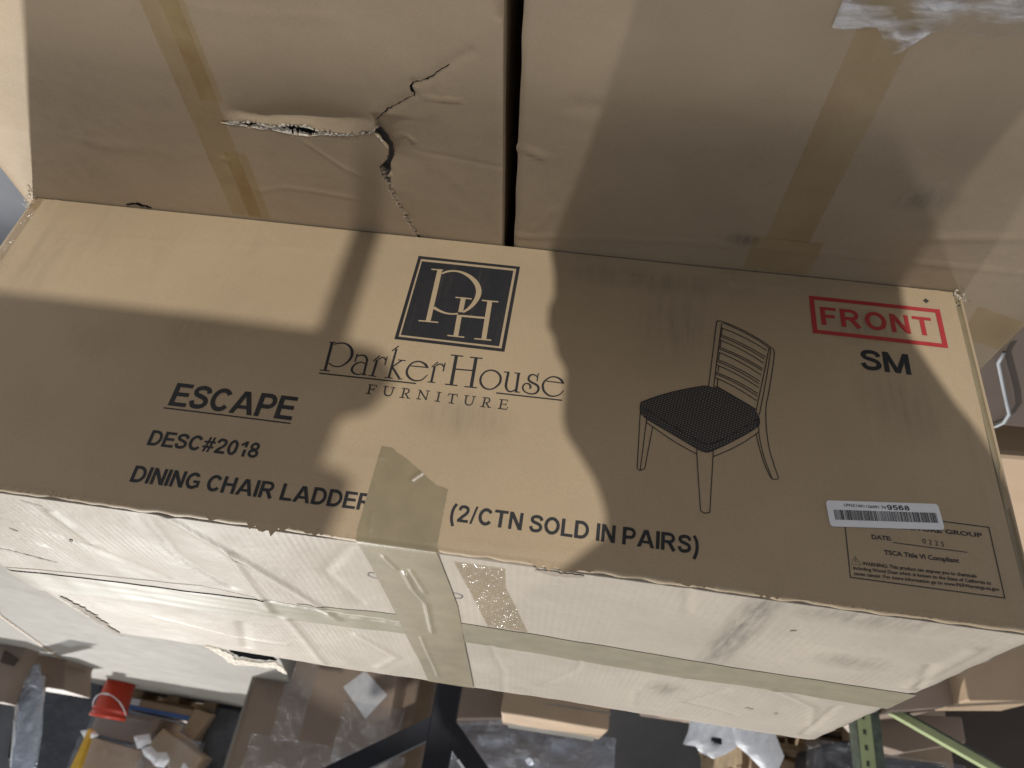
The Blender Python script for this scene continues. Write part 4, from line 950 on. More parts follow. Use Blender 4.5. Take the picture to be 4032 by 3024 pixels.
# ------------------------------------------------------------------ the two cartons underneath
E2 = [(0.2474,-0.1347),(0.2381,-0.1339),(0.2251,-0.1334),(0.2158,-0.1329),(0.2126,-0.1315),(0.2068,-0.1312),(0.1981,-0.1324),(0.1902,-0.1308),(0.1824,-0.1293),(0.1732,-0.1282),(0.1626,-0.1276),(0.1567,-0.1279),(0.144,-0.1313),(0.1274,-0.132),(0.1167,-0.1329),(0.107,-0.135),(0.0969,-0.1394),(0.0909,-0.1408),(0.0881,-0.1373),(0.0843,-0.1323),(0.0808,-0.1257),(0.0785,-0.1218),(0.0788,-0.1161),(0.0812,-0.1071),(0.0859,-0.1014),(0.091,-0.0964),(0.0899,-0.0882),(0.089,-0.0791),(0.0858,-0.0716),(0.0833,-0.0623),(0.0812,-0.0528),(0.0788,-0.0431),(0.0761,-0.0349),(0.073,-0.0249),(0.0686,-0.0131),(0.0643,0.0),(0.060,0.02)]
E1B = [(0.0570,0.02),(0.0618,0.0039),(0.066,-0.0102),(0.0702,-0.0239),(0.0752,-0.0371),(0.0785,-0.0451),(0.0803,-0.0565),(0.0827,-0.066),(0.0841,-0.0769),(0.0826,-0.0863),(0.0814,-0.0941),(0.0784,-0.1019),(0.0751,-0.1139),(0.0752,-0.1224),(0.0790,-0.133),(0.0838,-0.1407),(0.0860,-0.1460)]
E1A = [(0.087, -0.1438), (0.0947, -0.1383), (0.109, -0.1349), (0.1228, -0.134), (0.1433, -0.1345), (0.1585, -0.139), (0.1709, -0.1396), (0.183, -0.1377), (0.1954, -0.1351)]
E1C = [(0.2135,-0.1385),(0.2282,-0.1372),(0.2376,-0.1366)]
HOLE = E2 + E1B + E1A + E1C
HINGE = [(0.24, -0.1445), (0.2276, -0.1479), (0.2147, -0.1446), (0.1992, -0.1443), (0.1681, -0.148), (0.1328, -0.1497), (0.094, -0.1525), (0.0877, -0.1512)]
LEFT_CREASES = [
    ([(0.0863,-0.156),(0.0725,-0.1668),(0.0545,-0.1786),(0.0427,-0.1863)], -0.0007, 0.003),
    ([(0.0427,-0.1863),(0.0451,-0.1948),(0.0419,-0.1983)], -0.0008, 0.003),
    ([(0.0419,-0.1983),(0.0286,-0.2034),(0.0075,-0.2211),(-0.0109,-0.2343)], -0.0010, 0.0032),
    ([(0.0421,-0.1848),(0.0192,-0.1837),(-0.0008,-0.1825)], 0.0009, 0.0011),
    ([(0.072,-0.1315),(0.0617,-0.1381),(0.0557,-0.1369),(0.0495,-0.1312)], 0.0010, 0.0011),
    ([(0.55,-0.1011),(0.5057,-0.1011),(0.4675,-0.1002),(0.4196,-0.0984),(0.4057,-0.0919),(0.3379,-0.0883),(0.2743,-0.0884),(0.2563,-0.0864)], 0.0007, 0.0024),
    ([(0.237,-0.045),(0.205,-0.055),(0.17,-0.053),(0.115,-0.047)], 0.0006, 0.0022),
    ([(0.165,-0.12),(0.13,-0.09),(0.11,-0.08)], 0.0006, 0.0022),
    ([(-0.038,-0.11),(0.02,-0.118),(0.05,-0.121)], -0.0005, 0.0015),
    ([(0.30,-0.27),(0.20,-0.25),(0.10,-0.255)], 0.0003, 0.006),
]
def poly_side(x, y, pts):
    """signed distance to a polyline; positive on its -x side"""
    best, sgn = 1e9, 1
    for (ax, ay), (bx, by) in zip(pts[:-1], pts[1:]):
        d, t = seg_dist(x, y, ax, ay, bx, by)
        if d < best:
            best = d; sgn = 1 if (bx - ax) * (y - ay) - (by - ay) * (x - ax) > 0 else -1
    return best, sgn
EDGE_R = E1B[::-1]
def interp_x(pts, x):
    q = sorted(pts)
    if x <= q[0][0]: return q[0][1]
    for (a, ya), (b, yb) in zip(q[:-1], q[1:]):
        if a <= x <= b: return ya + (yb - ya) * (x - a) / (b - a + 1e-9)
    return q[-1][1]
LIPEDGE = E1A + E1C
def left_h(x, y):
    h = crease_sum(x, y, LEFT_CREASES) + 0.0006 * noise.noise(Vector((x * 5, y * 5, 11))) - 0.0008
    # lifted lip on the near side of the tear
    if 0.0875 <= x <= 0.238:
        ye, yh = interp_x(LIPEDGE, x), interp_x(HINGE, x)
        if y <= ye + 0.0006:
            t = (y - yh) / max(ye - yh, 1e-4)
            dip = 0.0068 * math.sin(math.pi * min(1, max(0, (0.238 - x) / 0.1505))) ** 0.6
            if t > 0: h += -dip * (1 - min(1, t)) + 0.0008 * min(1, t)
            else: h -= dip * math.exp(-(yh - y) / 0.016)
    # board sunk beside the cross tear
    d, s = poly_side(x, y, EDGE_R)
    if d < 0.06 and x < 0.088 and y > -0.16:
        if x < interp_x([(b, a) for a, b in EDGE_R], y) + 0.0006:
            k = 1.0 if y < -0.11 else max(0.25, 1 - (y + 0.11) / 0.06)
            h -= 0.0075 * k * math.exp(-d / 0.014)
    # far edge curls a little
    return h

def inside(x, y, poly):
    c = False
    j = len(poly) - 1
    for i in range(len(poly)):
        xi, yi = poly[i]; xj, yj = poly[j]
        if (yi > y) != (yj > y) and x < (xj - xi) * (y - yi) / (yj - yi) + xi: c = not c
        j = i
    return c

left_box = empty('cardboard_carton', (0.25, -0.1, -0.45))
tag(left_box, 'flat tan carton with a ragged split in its lid, underneath the printed carton', 'carton')
right_box = empty('cardboard_carton', (-0.34, -0.1, -0.45))
tag(right_box, 'flat tan carton with brown tape and film on its lid, under the FRONT stamp', 'carton')

LX0, LX1, LY0, LY1 = -0.0370, 0.5465, -0.85, 0.60
pts, edges = [], []
hole = []
for i in range(len(HOLE)):
    a, b = HOLE[i], HOLE[(i + 1) % len(HOLE)]
    hole.append(a)
    L = math.hypot(b[0] - a[0], b[1] - a[1])
    k = max(1, int(L / 0.0028))
    for q in range(1, k):
        jx, jy = random.uniform(-0.0012, 0.0012), random.uniform(-0.0014, 0.0014)
        hole.append((a[0] + (b[0] - a[0]) * q / k + jx, a[1] + (b[1] - a[1]) * q / k + jy))
pts += hole
edges += [(i, (i + 1) % len(hole)) for i in range(len(hole))]
def add_grid(x0, x1, y0, y1, step, skip=None):
    nx_, ny_ = max(1, round((x1 - x0) / step)), max(1, round((y1 - y0) / step))
    for j in range(ny_ + 1):
        for i in range(nx_ + 1):
            x, y = x0 + (x1 - x0) * i / nx_, y0 + (y1 - y0) * j / ny_
            if skip and skip[0] < x < skip[1] and skip[2] < y < skip[3]: continue
            if inside(x, y, hole): continue
            pts.append((x, y))
FINE = (-0.0360, 0.262, -0.262, 0.03)
add_grid(*FINE, 0.0028)
add_grid(FINE[1] + 0.005, LX1, -0.32, 0.03, 0.006)
add_grid(LX0, LX1, LY0, -0.325, 0.05)
add_grid(LX0, FINE[1], -0.32, FINE[2] - 0.005, 0.012)
add_grid(LX0, LX1, 0.04, LY1, 0.05)
for y in [FINE[2] + 0.004 * k for k in range(int(0.29 / 0.004))]: pts.append((LX0, y))
rv_, re_, rf_, *_ = delaunay_2d_cdt([Vector(p_) for p_ in pts], edges, [], 0, 1e-6)
faces = []
for f_ in rf_:
    cx = sum(rv_[i].x for i in f_) / 3; cy = sum(rv_[i].y for i in f_) / 3
    if not inside(cx, cy, hole): faces.append(tuple(f_))
lv = []
for v_ in rv_:
    x, y = v_.x, v_.y
    z = left_h(x, y)
    e = min(x - LX0, LX1 - x)
    if e < 0.004: z -= 0.002 * (1 - e / 0.004) ** 2
    lv.append((x + (0.0020 + 0.0215 * y) * max(0, 1 - (x - LX0) / 0.08), y, z))
lid = mk('lid_panel', lv, faces, 'lower', None, True)
sm = lid.modifiers.new('thick', 'SOLIDIFY'); sm.thickness = 0.0042; sm.offset = -1; sm.use_rim = True
child(lid, left_box)

def shell(parent, x0, x1, y0, y1, sh0=(0, 0), sh1=(0, 0)):
    """four walls and a bottom, as parts"""
    for name, q in (('side_panel', [(x0, y0), (x0, y1)]), ('side_panel', [(x1, y1), (x1, y0)]), ('end_panel', [(x1, y0), (x0, y0)]), ('end_panel', [(x0, y1), (x1, y1)])):
        (ax, ay), (bx, by) = q
        v = []
        n_ = 40
        for i in range(n_ + 1):
            x, y = ax + (bx - ax) * i / n_, ay + (by - ay) * i / n_
            o_ = 0.0006 * noise.noise(Vector((x * 8, y * 8, 3)))
            sh = sh0 if abs(x - x0) < 1e-6 else sh1
            x += sh[0] + sh[1] * y
            v += [(x + o_, y, -0.449), (x + o_ * 0.6, y, -0.0035)]
        child(mk(name, v, [(2 * i, 2 * i + 2, 2 * i + 3, 2 * i + 1) for i in range(n_)], 'lower'), parent)
shell(left_box, LX0, LX1, LY0, LY1, (0.0022, 0.0215))
child(mk('packing_foam', [(LX0 + 0.01, LY0 + 0.01, -0.016), (LX1 - 0.01, LY0 + 0.01, -0.016), (LX1 - 0.01, LY1 - 0.01, -0.016), (LX0 + 0.01, LY1 - 0.01, -0.016)], [(0, 1, 2, 3)], 'foam'), left_box)

# white torn fibre along the far lip of the split
def fibre(path, wid, zoff, seed, parent, keep=0.75):
    rnd = random.Random(seed)
    d = densify(path, 0.0016)
    v, f = [], []
    for i, (x, y) in enumerate(d):
        t = i / (len(d) - 1)
        w = wid * math.sin(math.pi * t) ** 0.5 * rnd.uniform(0.35, 1.1)
        zb = left_h(x, y + 0.002)
        v += [(x, y + 0.0006, zb + 0.0004), (x + rnd.uniform(-0.0008, 0.0008), y - w * 0.55, zb - zoff * rnd.uniform(0.5, 1.2)), (x + rnd.uniform(-0.0008, 0.0008), y - w, zb - zoff * rnd.uniform(1.2, 2.2))]
    for i in range(len(d) - 1):
        if rnd.random() < keep:
            for k in range(2): f.append((3 * i + k, 3 * i + 3 + k, 3 * i + 4 + k, 3 * i + 1 + k))
    return child(mk('torn_fibre', v, f, 'torn', None, False), parent)
fibre([(0.2158,-0.1329),(0.2068,-0.1312),(0.1981,-0.1324),(0.1824,-0.1293),(0.1732,-0.1282),(0.158,-0.1279)], 0.0065, 0.0014, 2, left_box, 0.9)
fibre([(0.158,-0.1280),(0.144,-0.1313),(0.128,-0.132)], 0.003, 0.0008, 3, left_box, 0.8)
fibre([(0.0925,-0.1405),(0.0885,-0.1373)], 0.004, 0.0008, 4, left_box, 0.9)
fibre([(0.128,-0.1322),(0.117,-0.1330),(0.107,-0.135),(0.0969,-0.1394)], 0.0032, 0.0006, 6, left_box, 0.75)
fibre([(0.2474,-0.1347),(0.235,-0.1338),(0.2158,-0.1329)], 0.0022, 0.0005, 7, left_box, 0.7)
fibre([(0.0885,-0.1373),(0.0843,-0.1323),(0.0808,-0.1257),(0.0790,-0.1218)], 0.0024, 0.0006, 9, left_box, 0.6)
rnd = random.Random(12)
v, f = [], []
lp_ = densify(E1A + E1C, 0.0018)
for i, (x, y) in enumerate(lp_):
    w_ = rnd.uniform(0.0004, 0.0022)
    zb = left_h(x, y - 0.0004)
    v += [(x, y - w_, left_h(x, y - w_) + 0.0006), (x + rnd.uniform(-0.0006, 0.0006), y + rnd.uniform(0.0, 0.0016), zb + 0.0004)]
child(mk('torn_fibre', v, [(2 * i, 2 * i + 2, 2 * i + 3, 2 * i + 1) for i in range(len(lp_) - 1) if rnd.random() < 0.7], 'torn'), left_box)
# flute wall showing in the cross tear
v, f = [], []
path = densify([(0.0905,-0.0960),(0.0890,-0.0791),(0.0833,-0.0623),(0.0788,-0.0431),(0.0730,-0.0249),(0.0643,0.0)], 0.0012)
for i, (x, y) in enumerate(path):
    r_ = 0.0012 * math.sin(i * 1.5)
    v += [(x - 0.0004 + r_ * 0.3, y, -0.0012), (x - 0.0030 + r_, y, -0.0050)]
child(mk('torn_flute', v, [(2 * i, 2 * i + 1, 2 * i + 3, 2 * i + 2) for i in range(len(path) - 1)], 'inner'), left_box)

def lid_crack(pts_, w, seed):
    rnd = random.Random(seed)
    q = [(x + rnd.uniform(-0.0006, 0.0006), y + rnd.uniform(-0.0006, 0.0006)) for x, y in densify(pts_, 0.0025)]
    ws = [w * (0.3 + 0.7 * math.sin(math.pi * (i + 0.5) / len(q))) * rnd.uniform(0.4, 1.3) for i in range(len(q))]
    v, f = ribbon(q, ws, left_h, 0.0006, 0.3)
    child(mk('crack', v, f, 'void'), left_box)
lid_crack([(0.0863,-0.150),(0.0725,-0.1668),(0.0545,-0.1786),(0.0437,-0.1855)], 0.0011, 1)
lid_crack([(0.0427,-0.1850),(0.0451,-0.1948),(0.0425,-0.1978)], 0.0022, 2)
lid_crack([(0.0435,-0.1978),(0.0286,-0.2034),(0.0075,-0.2200)], 0.0012, 3)
lid_crack([(0.412,-0.0025),(0.404,-0.0055),(0.396,-0.0058),(0.380,-0.0025)], 0.0045, 4)

# tape on the left lid (two overlapping lengths)
def lid_tape(parent, hfun, x0a, x1a, x0b, x1b, ya, yb, mat='brown_tape', lift=0.0006, skip=None, n=90, m_=10):
    rows_ = []
    for j in range(n + 1):
        t = j / n
        y = ya + (yb - ya) * t
        a, b = x0a + (x0b - x0a) * t, x1a + (x1b - x1a) * t
        j1 = 0.0005 * noise.noise(Vector((y * 40, 0.3, a))); j2 = 0.0005 * noise.noise(Vector((y * 40, 7.3, b)))
        rows_.append([(a + j1 + (b - a + j2 - j1) * k / m_, y, hfun(a + (b - a) * k / m_, y) + lift) for k in range(m_ + 1)])
    return strip('packing_tape', rows_, mat, parent)
lid_tape(left_box, left_h, 0.2640, 0.2255, 0.2800, 0.2450, -0.80, -0.006)
lid_tape(left_box, left_h, 0.2480, 0.2240, 0.2580, 0.2350, -0.80, -0.160, lift=0.0010)
lid_tape(left_box, left_h, 0.2580, 0.2335, 0.2600, 0.2345, -0.098, -0.004, lift=0.0010)

# right lid
RX0, RX1, RY0, RY1 = -0.6245, -0.0480, -0.85, 0.66
RIGHT_CREASES = [([(-0.05, -0.016), (-0.23, -0.034), (-0.40, -0.036), (-0.62, -0.036)], 0.0010, 0.0022), ([(-0.0575, -0.135), (-0.075, -0.128)], 0.0012, 0.0025),
                 ([(-0.10, -0.19), (-0.28, -0.18)], -0.0008, 0.008), ([(-0.07, -0.03), (-0.09, -0.06)], 0.0007, 0.003), ([(-0.45, -0.07), (-0.60, -0.09)], 0.001, 0.005)]
def right_h(x, y):
    return crease_sum(x, y, RIGHT_CREASES) + 0.0006 * noise.noise(Vector((x * 5, y * 5, 21))) - 0.0009
v, f = [], []
gx = [RX0 + (RX1 - RX0) * i / 150 for i in range(151)]
gy = [RY0 + 0.05 * k for k in range(10)] + [-0.345 + 0.004 * k for k in range(92)] + [0.03 + 0.045 * k for k in range(15)]
for y in gy:
    for i, x in enumerate(gx):
        e = min(x - RX0, RX1 - x)
        xe = x + (0.0008 * noise.noise(Vector((y * 30, 0, 5))) + 0.002 * math.exp(-((y + 0.135) / 0.004) ** 2) if i == 150 else 0)
        v.append((xe + 0.0321 * y * max(0, 1 - (RX1 - x) / 0.08), y, right_h(x, y) - (0.0022 * (1 - e / 0.005) ** 2 if e < 0.005 else 0)))
for j in range(len(gy) - 1):
    for i in range(150):
        a = j * 151 + i; f.append((a, a + 1, a + 152, a + 151))
lid2 = mk('lid_panel', v, f, 'lower', None, True)
child(lid2, right_box)
shell(right_box, RX0, RX1, RY0, RY1, (0, 0), (-0.0004, 0.0321))
lid_tape(right_box, right_h, -0.3190, -0.3620, -0.3118, -0.3560, -0.80, -0.050)
lid_tape(right_box, right_h, -0.3005, -0.3700, -0.3015, -0.3720, -0.052, -0.002, lift=0.0010)
# tape tab on the lid beyond the end of the printed carton
rows_ = [[(-0.560 - 0.06 * k / 6 - 0.01 * t, 0.020 + 0.055 * t + 0.003 * k, right_h(-0.58, 0.04) + 0.0008) for k in range(7)] for t in (0, 0.25, 0.5, 0.75, 1.0)]
strip('packing_tape', rows_, 'brown_tape', right_box)
# crumpled stretch film on the near part of the right lid
v, f = [], []
fx = [-0.295 - 0.20 * i / 90 for i in range(91)]; fyv = [-0.42 + 0.165 * j / 70 for j in range(71)]
for y in fyv:
    for x in fx:
        lim = -0.280 + (0.026 * max(0, 1 - abs(x + 0.347) / 0.02)) + 0.008 * noise.noise(Vector((x * 25, 2, 0)))
        yy = min(y, lim)
        v.append((x, yy, right_h(x, yy) + 0.0012 + 0.0034 * abs(noise.noise(Vector((x * 55, yy * 75, 4)))) + 0.0012 * abs(noise.noise(Vector((x * 160, yy * 190, 9))))))
for j in range(70):
    for i in range(90):
        a = j * 91 + i; f.append((a, a + 1, a + 92, a + 91))
child(mk('stretch_film', v, f, 'film', None, True), right_box)

# ------------------------------------------------------------------ background hall
def carton_bg(c, s, mat, label, rz=0.0, dent=0.006, tape=True, rx=0, ry=0, group=None):
    e = empty('cardboard_carton', (c[0], c[1], c[2] - s[2] / 2))
    tag(e, label, 'carton', group)
    box('body', c, s, mat, e, rz, 0.012, rx, ry, dent)
    if tape:
        box('packing_tape', (c[0], c[1], c[2] + 0.001), (0.07, s[1] + 0.004, s[2] + 0.004), 'brown_tape', e, rz, 0, rx, ry)
    return e

# wide pale carton lid stretching away behind the printed carton
pale = empty('pale_carton', (1.9, 2.9, -0.45))
tag(pale, 'wide pale carton lying flat behind the printed carton, near the orange bucket', 'carton')
out = [(0.60, 0.8), (1.9, 0.8), (3.0, 2.4), (2.86, 3.5), (3.03, 4.02), (3.09, 4.40), (3.07, 5.0), (2.95, 5.22), (2.55, 5.32), (1.98, 5.12), (1.30, 4.2), (0.95, 2.6)]
bm = bmesh.new()
tv = [bm.verts.new((a, b, 0.10)) for a, b in out]; bv = [bm.verts.new((a, b, -0.45)) for a, b in out]
bm.faces.new(tv)
for i in range(len(out)):
    j = (i + 1) % len(out); bm.faces.new((tv[j], tv[i], bv[i], bv[j]))
from_bm('body', bm, 'pale', pale)
v, f = ribbon(densify([(1.95, 2.1), (2.16, 2.478), (2.847, 4.388)], 0.1), [0.012] * 40, lambda x, y: 0.10, 0.004)
child(mk('lid_joint', v, f, 'bg_kraft'), pale)

# orange bucket on a stack behind it
def lathe(name, prof, c, mat, parent, seg=28):
    v, f = [], []
    for (r_, z_) in prof:
        for k in range(seg):
            a = 2 * math.pi * k / seg; v.append((c[0] + r_ * math.cos(a), c[1] + r_ * math.sin(a), c[2] + z_))
    for j in range(len(prof) - 1):
        for k in range(seg):
            k2 = (k + 1) % seg; f.append((j * seg + k, j * seg + k2, (j + 1) * seg + k2, (j + 1) * seg + k))
    o = mk(name, v, f, mat, None, True)
    return child(o, parent)
BK = (2.66, 4.58, 0.102)
bucket = empty('bucket', BK); tag(bucket, 'orange plastic bucket with a wire handle among the wrapped boxes', 'bucket')
lathe('body', [(0.0, 0.0), (0.094, 0.0), (0.106, 0.165), (0.112, 0.167), (0.112, 0.182), (0.107, 0.184), (0.108, 0.205), (0.115, 0.207), (0.115, 0.222), (0.105, 0.222), (0.095, 0.02), (0.0, 0.02)], BK, 'orange', bucket)
tube('handle', [(BK[0] + 0.115 * math.cos(a), BK[1] - 0.135 * math.sin(a), BK[2] + 0.19 - 0.10 * math.sin(a)) for a in [math.pi * k / 14 for k in range(15)]], 0.003, 'white_strap', bucket, 6)
box('label', (BK[0] + 0.02, BK[1] - 0.1005, BK[2] + 0.09), (0.04, 0.006, 0.012), 'label', bucket, bev=0)

def pallet(c, s, label, rz=0.0, group='wooden pallets'):
    e = empty('wooden_pallet', c); tag(e, label, 'pallet', group)
    w, d, h = s
    R_ = Matrix.Rotation(rz, 4, 'Z')
    def bd(name, o_, sz):
        q = R_ @ Vector(o_)
        box(name, (c[0] + q.x, c[1] + q.y, c[2] + q.z), sz, 'wood', e, rz, 0.002)
    for k in range(5): bd('deck_board', (0, -d / 2 + 0.05 + (d - 0.1) * k / 4, h - 0.011), (w, 0.095, 0.022))
    for k in range(3):
        bd('stringer', (-w / 2 + 0.05 + (w - 0.1) * k / 2, 0, h / 2), (0.09, d, h - 0.046))
    for k in range(3): bd('bottom_board', (0, -d / 2 + 0.05 + (d - 0.1) * k / 2, 0.011), (w, 0.095, 0.022))
    return e
def wedge(name, quad, y, depth, mat, label, cat='carton', bev=0.006, parent=None, shift=(0, 0)):
    """solid whose front outline is quad (x, z) at distance y, running back by depth"""
    bm = bmesh.new()
    fr = [bm.verts.new((x, y, z)) for x, z in quad]
    bk = [bm.verts.new((x + shift[0], y + depth, z + shift[1])) for x, z in quad]
    n_ = len(quad)
    bm.faces.new(fr[::-1]); bm.faces.new(bk)
    for k in range(n_):
        q = (k + 1) % n_; bm.faces.new((fr[k], fr[q], bk[q], bk[k]))
    bmesh.ops.recalc_face_normals(bm, faces=bm.faces[:])
    bmesh.ops.bevel(bm, geom=bm.edges[:], offset=bev, segments=2, affect='EDGES', profile=0.5)
    o = from_bm(name, bm, mat, parent)
    if parent is None: tag(o, label, cat)
    return o
def film_sheet(name, c, w, h, rz, label, amp=0.02, mat='bg_film', tilt=0.0, group='stretch film on the stacks'):
    v, f = [], []
    nx_, ny_ = 44, 44
    for j in range(ny_ + 1):
        for i in range(nx_ + 1):
            a, b = (i / nx_ - 0.5) * w, (j / ny_ - 0.5) * h
            q = amp * noise.noise(Vector((a * 6 + c[0], b * 6, c[1]))) + amp * 0.5 * noise.noise(Vector((a * 17, b * 14, c[0])))
            v.append((c[0] + a * math.cos(rz) - q * math.sin(rz), c[1] + a * math.sin(rz) + (q + b * tilt) * math.cos(rz), c[2] + b))
    for j in range(ny_):
        for i in range(nx_):
            k = j * (nx_ + 1) + i; f.append((k, k + 1, k + nx_ + 2, k + nx_ + 1))
    o = mk(name, v, f, mat, None, True)
    tag(o, label, 'plastic film')
    return o

base_ = box('cardboard_carton', (2.45, 5.35, -0.21), (1.0, 0.75, 0.46), 'bg_dark', None, 0.0, 0.01); tag(base_, 'dark carton on the floor under the pallet behind the orange bucket', 'carton')
pallet((2.46, 5.38, 0.045), (0.66, 0.75, 0.12), 'pale wooden pallet lying behind the orange bucket', 0.02)
e = empty('cardboard_carton', (2.5, 4.95, 0.15)); tag(e, 'low box with a blue band and white sticker by the bucket', 'carton')
wedge('body', [(2.75, 0.155), (2.23, 0.172), (2.25, 0.250), (2.735, 0.232)], 4.92, 0.3, 'bg_kraft', None, parent=e)
wedge('blue_band', [(2.735, 0.205), (2.24, 0.215), (2.252, 0.247), (2.73, 0.230)], 4.914, 0.01, 'blue', None, bev=0.001, parent=e)
wedge('sticker', [(2.74, 0.160), (2.65, 0.163), (2.652, 0.205), (2.738, 0.202)], 4.913, 0.008, 'label', None, bev=0.001, parent=e)
wedge('cardboard_carton', [(2.89, 0.275), (2.43, 0.262), (2.47, 0.445), (2.89, 0.415)], 4.85, 0.4, 'bg_dull', 'dark brown box just above the orange bucket')
wedge('cardboard_carton', [(2.88, 0.440), (2.46, 0.472), (2.45, 0.75), (2.86, 0.75)], 4.80, 0.4, 'bg_kraft', 'brown box wrapped in glinting film at the bottom edge')
wedge('cardboard_carton', [(2.36, 0.32), (2.04, 0.45), (2.11, 0.62), (2.42, 0.43)], 4.78, 0.3, 'bg_kraft', 'tan box lying tilted beside the dark film bundle')
wedge('cardboard_carton', [(2.24, 0.16), (2.11, 0.18), (2.18, 0.36), (2.28, 0.32)], 4.90, 0.25, 'bg_kraft', 'narrow brown box leaning above the pallet end')
wedge('wrapped_bundle', [(2.13, 0.09), (1.90, 0.10), (1.78, 0.62), (2.20, 0.52)], 5.0, 0.3, 'dark_gap', 'dark film-wrapped bundle leaning beside the big dull box', 'bundle', bev=0.04)
wedge('cardboard_carton', [(2.44, 0.50), (2.08, 0.64), (2.10, 0.80), (2.46, 0.80)], 4.86, 0.3, 'bg_dull', 'brown box behind the tilted tan box at the bottom edge')
wedge('wrapped_bundle', [(2.06, 0.56), (1.70, 0.50), (1.70, 0.80), (2.06, 0.80)], 4.80, 0.3, 'dark_gap', 'grey wrapped bundle at the bottom edge beside the big dull box', 'bundle', bev=0.04)
film_sheet('stretch_film', (2.64, 4.76, 0.60), 0.50, 0.30, 0.0, 'glinting film over the brown box at the bottom edge', 0.03)
film_sheet('stretch_film', (2.00, 4.94, 0.36), 0.34, 0.46, 0.0, 'crumpled glinting film on the dark leaning bundle', 0.05)
film_sheet('stretch_film', (2.22, 4.72, 0.50), 0.40, 0.26, 0.0, 'glinting film on the tilted tan box', 0.03)
film_sheet('stretch_film', (2.68, 4.82, 0.36), 0.44, 0.14, 0.0, 'thin film on the dark brown box above the bucket', 0.02)
def inflate(name, outline, yc, thick, mat, label, seed, cat='bag', step=0.006):
    """soft pillow-like bag from an outline (x, z), with folds"""
    pl = densify(outline + [outline[0]], step)[:-1]
    n0 = len(pl)
    P_ = [Vector(p_) for p_ in pl]
    x0, x1 = min(a for a, b in pl), max(a for a, b in pl); z0, z1 = min(b for a, b in pl), max(b for a, b in pl)
    x = x0
    while x < x1:
        z = z0
        while z < z1:
            if inside(x, z, pl) and min(math.hypot(x - a, z - b) for a, b in pl) > step * 0.5: P_.append(Vector((x + random.uniform(-1, 1) * step * 0.2, z)))
            z += step
        x += step
    r0, r1, r2, *_ = delaunay_2d_cdt(P_, [(k, (k + 1) % n0) for k in range(n0)], [], 0, 1e-6)
    fs = [tuple(t) for t in r2 if inside(sum(r0[k].x for k in t) / 3, sum(r0[k].y for k in t) / 3, pl)]
    V_ = []
    for s_ in (-1, 1):
        for q in r0:
            d_ = min(math.hypot(q.x - a, q.y - b) for a, b in pl)
            w_ = thick * (1 - math.exp(-d_ / 0.03)) + 0.016 * abs(noise.noise(Vector((q.x * 16 + seed, q.y * 9, s_)))) * min(1, d_ / 0.02) + 0.012 * noise.noise(Vector((q.x * 30 - q.y * 18, seed, s_))) * min(1, d_ / 0.02)
            V_.append((q.x, yc + s_ * w_, q.y))
    n1 = len(r0)
    o = mk(name, V_, fs + [tuple(n1 + k for k in t[::-1]) for t in fs], mat, None, True)
    if label: tag(o, label, cat)
    return o
inflate('plastic_wrap', [(2.42, 0.46), (2.36, 0.44), (2.30, 0.47), (2.24, 0.46), (2.20, 0.50), (2.22, 0.55), (2.28, 0.55), (2.33, 0.52), (2.38, 0.50)], 4.70, 0.03, 'white_bag', 'loose white plastic crumpled on the tilted tan box', 3, 'plastic')
for k, (q, lb) in enumerate((([(2.50, 0.40), (2.40, 0.37), (2.36, 0.42), (2.44, 0.47)], 'white scrap painting a film glint between the dark brown box and the tilted tan box'),
                           ([(2.10, 0.50), (1.98, 0.58), (1.92, 0.70), (2.02, 0.72), (2.12, 0.60)], 'white scrap painting a film glint at the bottom edge between the bundles'),
                           ([(2.86, 0.42), (2.78, 0.40), (2.72, 0.43), (2.80, 0.47)], 'small white scrap painting a film glint beside the yellow post'))):
    inflate('glint_scrap', q, 4.70 - 0.01 * k, 0.02, 'white_bag', lb, 20 + k, 'plastic')  # white pieces added as painted glints on the wrapped pile
film_sheet('stretch_film', (0.62, 3.14, 0.30), 0.30, 0.30, 0.0, 'glinting film on the big dull box beside its white label', 0.04)
yp = empty('yellow_post', (2.79, 4.70, -0.45)); tag(yp, 'yellow post at the bottom edge left of the wrapped boxes', 'post')
wedge('post', [(2.80, 0.40), (2.775, 0.40), (2.75, 0.78), (2.82, 0.78)], 4.66, 0.05, 'yellow', None, bev=0.003, parent=yp)
# dark aisle mass and wrapped stack at the far left
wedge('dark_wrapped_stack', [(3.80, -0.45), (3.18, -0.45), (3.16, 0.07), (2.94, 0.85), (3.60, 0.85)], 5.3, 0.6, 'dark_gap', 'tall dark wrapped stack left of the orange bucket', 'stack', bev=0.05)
st = empty('wrapped_stack', (2.72, 3.8, -0.45)); tag(st, 'stack with black panels and straps wrapped in bluish film at the left edge', 'stack')
wedge('body', [(2.95, -0.45), (2.60, -0.45), (2.58, 0.12), (2.52, 0.26), (2.80, 0.26)], 3.75, 0.3, 'bg_dull', None, parent=st)
wedge('frame_rail', [(2.70, 0.20), (2.66, 0.20), (2.46, 0.80), (2.52, 0.80)], 3.74, 0.03, 'grey_label', None, bev=0.003, parent=st)
wedge('black_panel', [(2.77, 0.25), (2.69, 0.27), (2.54, 0.62), (2.63, 0.63)], 3.70, 0.03, 'black_steel', None, bev=0.003, parent=st)
for k in range(3): tube('strap', [(2.765 - 0.045 * k, 3.68, 0.25 + 0.10 * k), (2.64 - 0.03 * k, 3.68, 0.48 + 0.09 * k)], 0.005, 'white_strap', st, 6)
wedge('paper_tag', [(2.655, 0.40), (2.61, 0.41), (2.60, 0.46), (2.65, 0.455)], 3.63, 0.004, 'grey_label', None, bev=0.0005, parent=st)
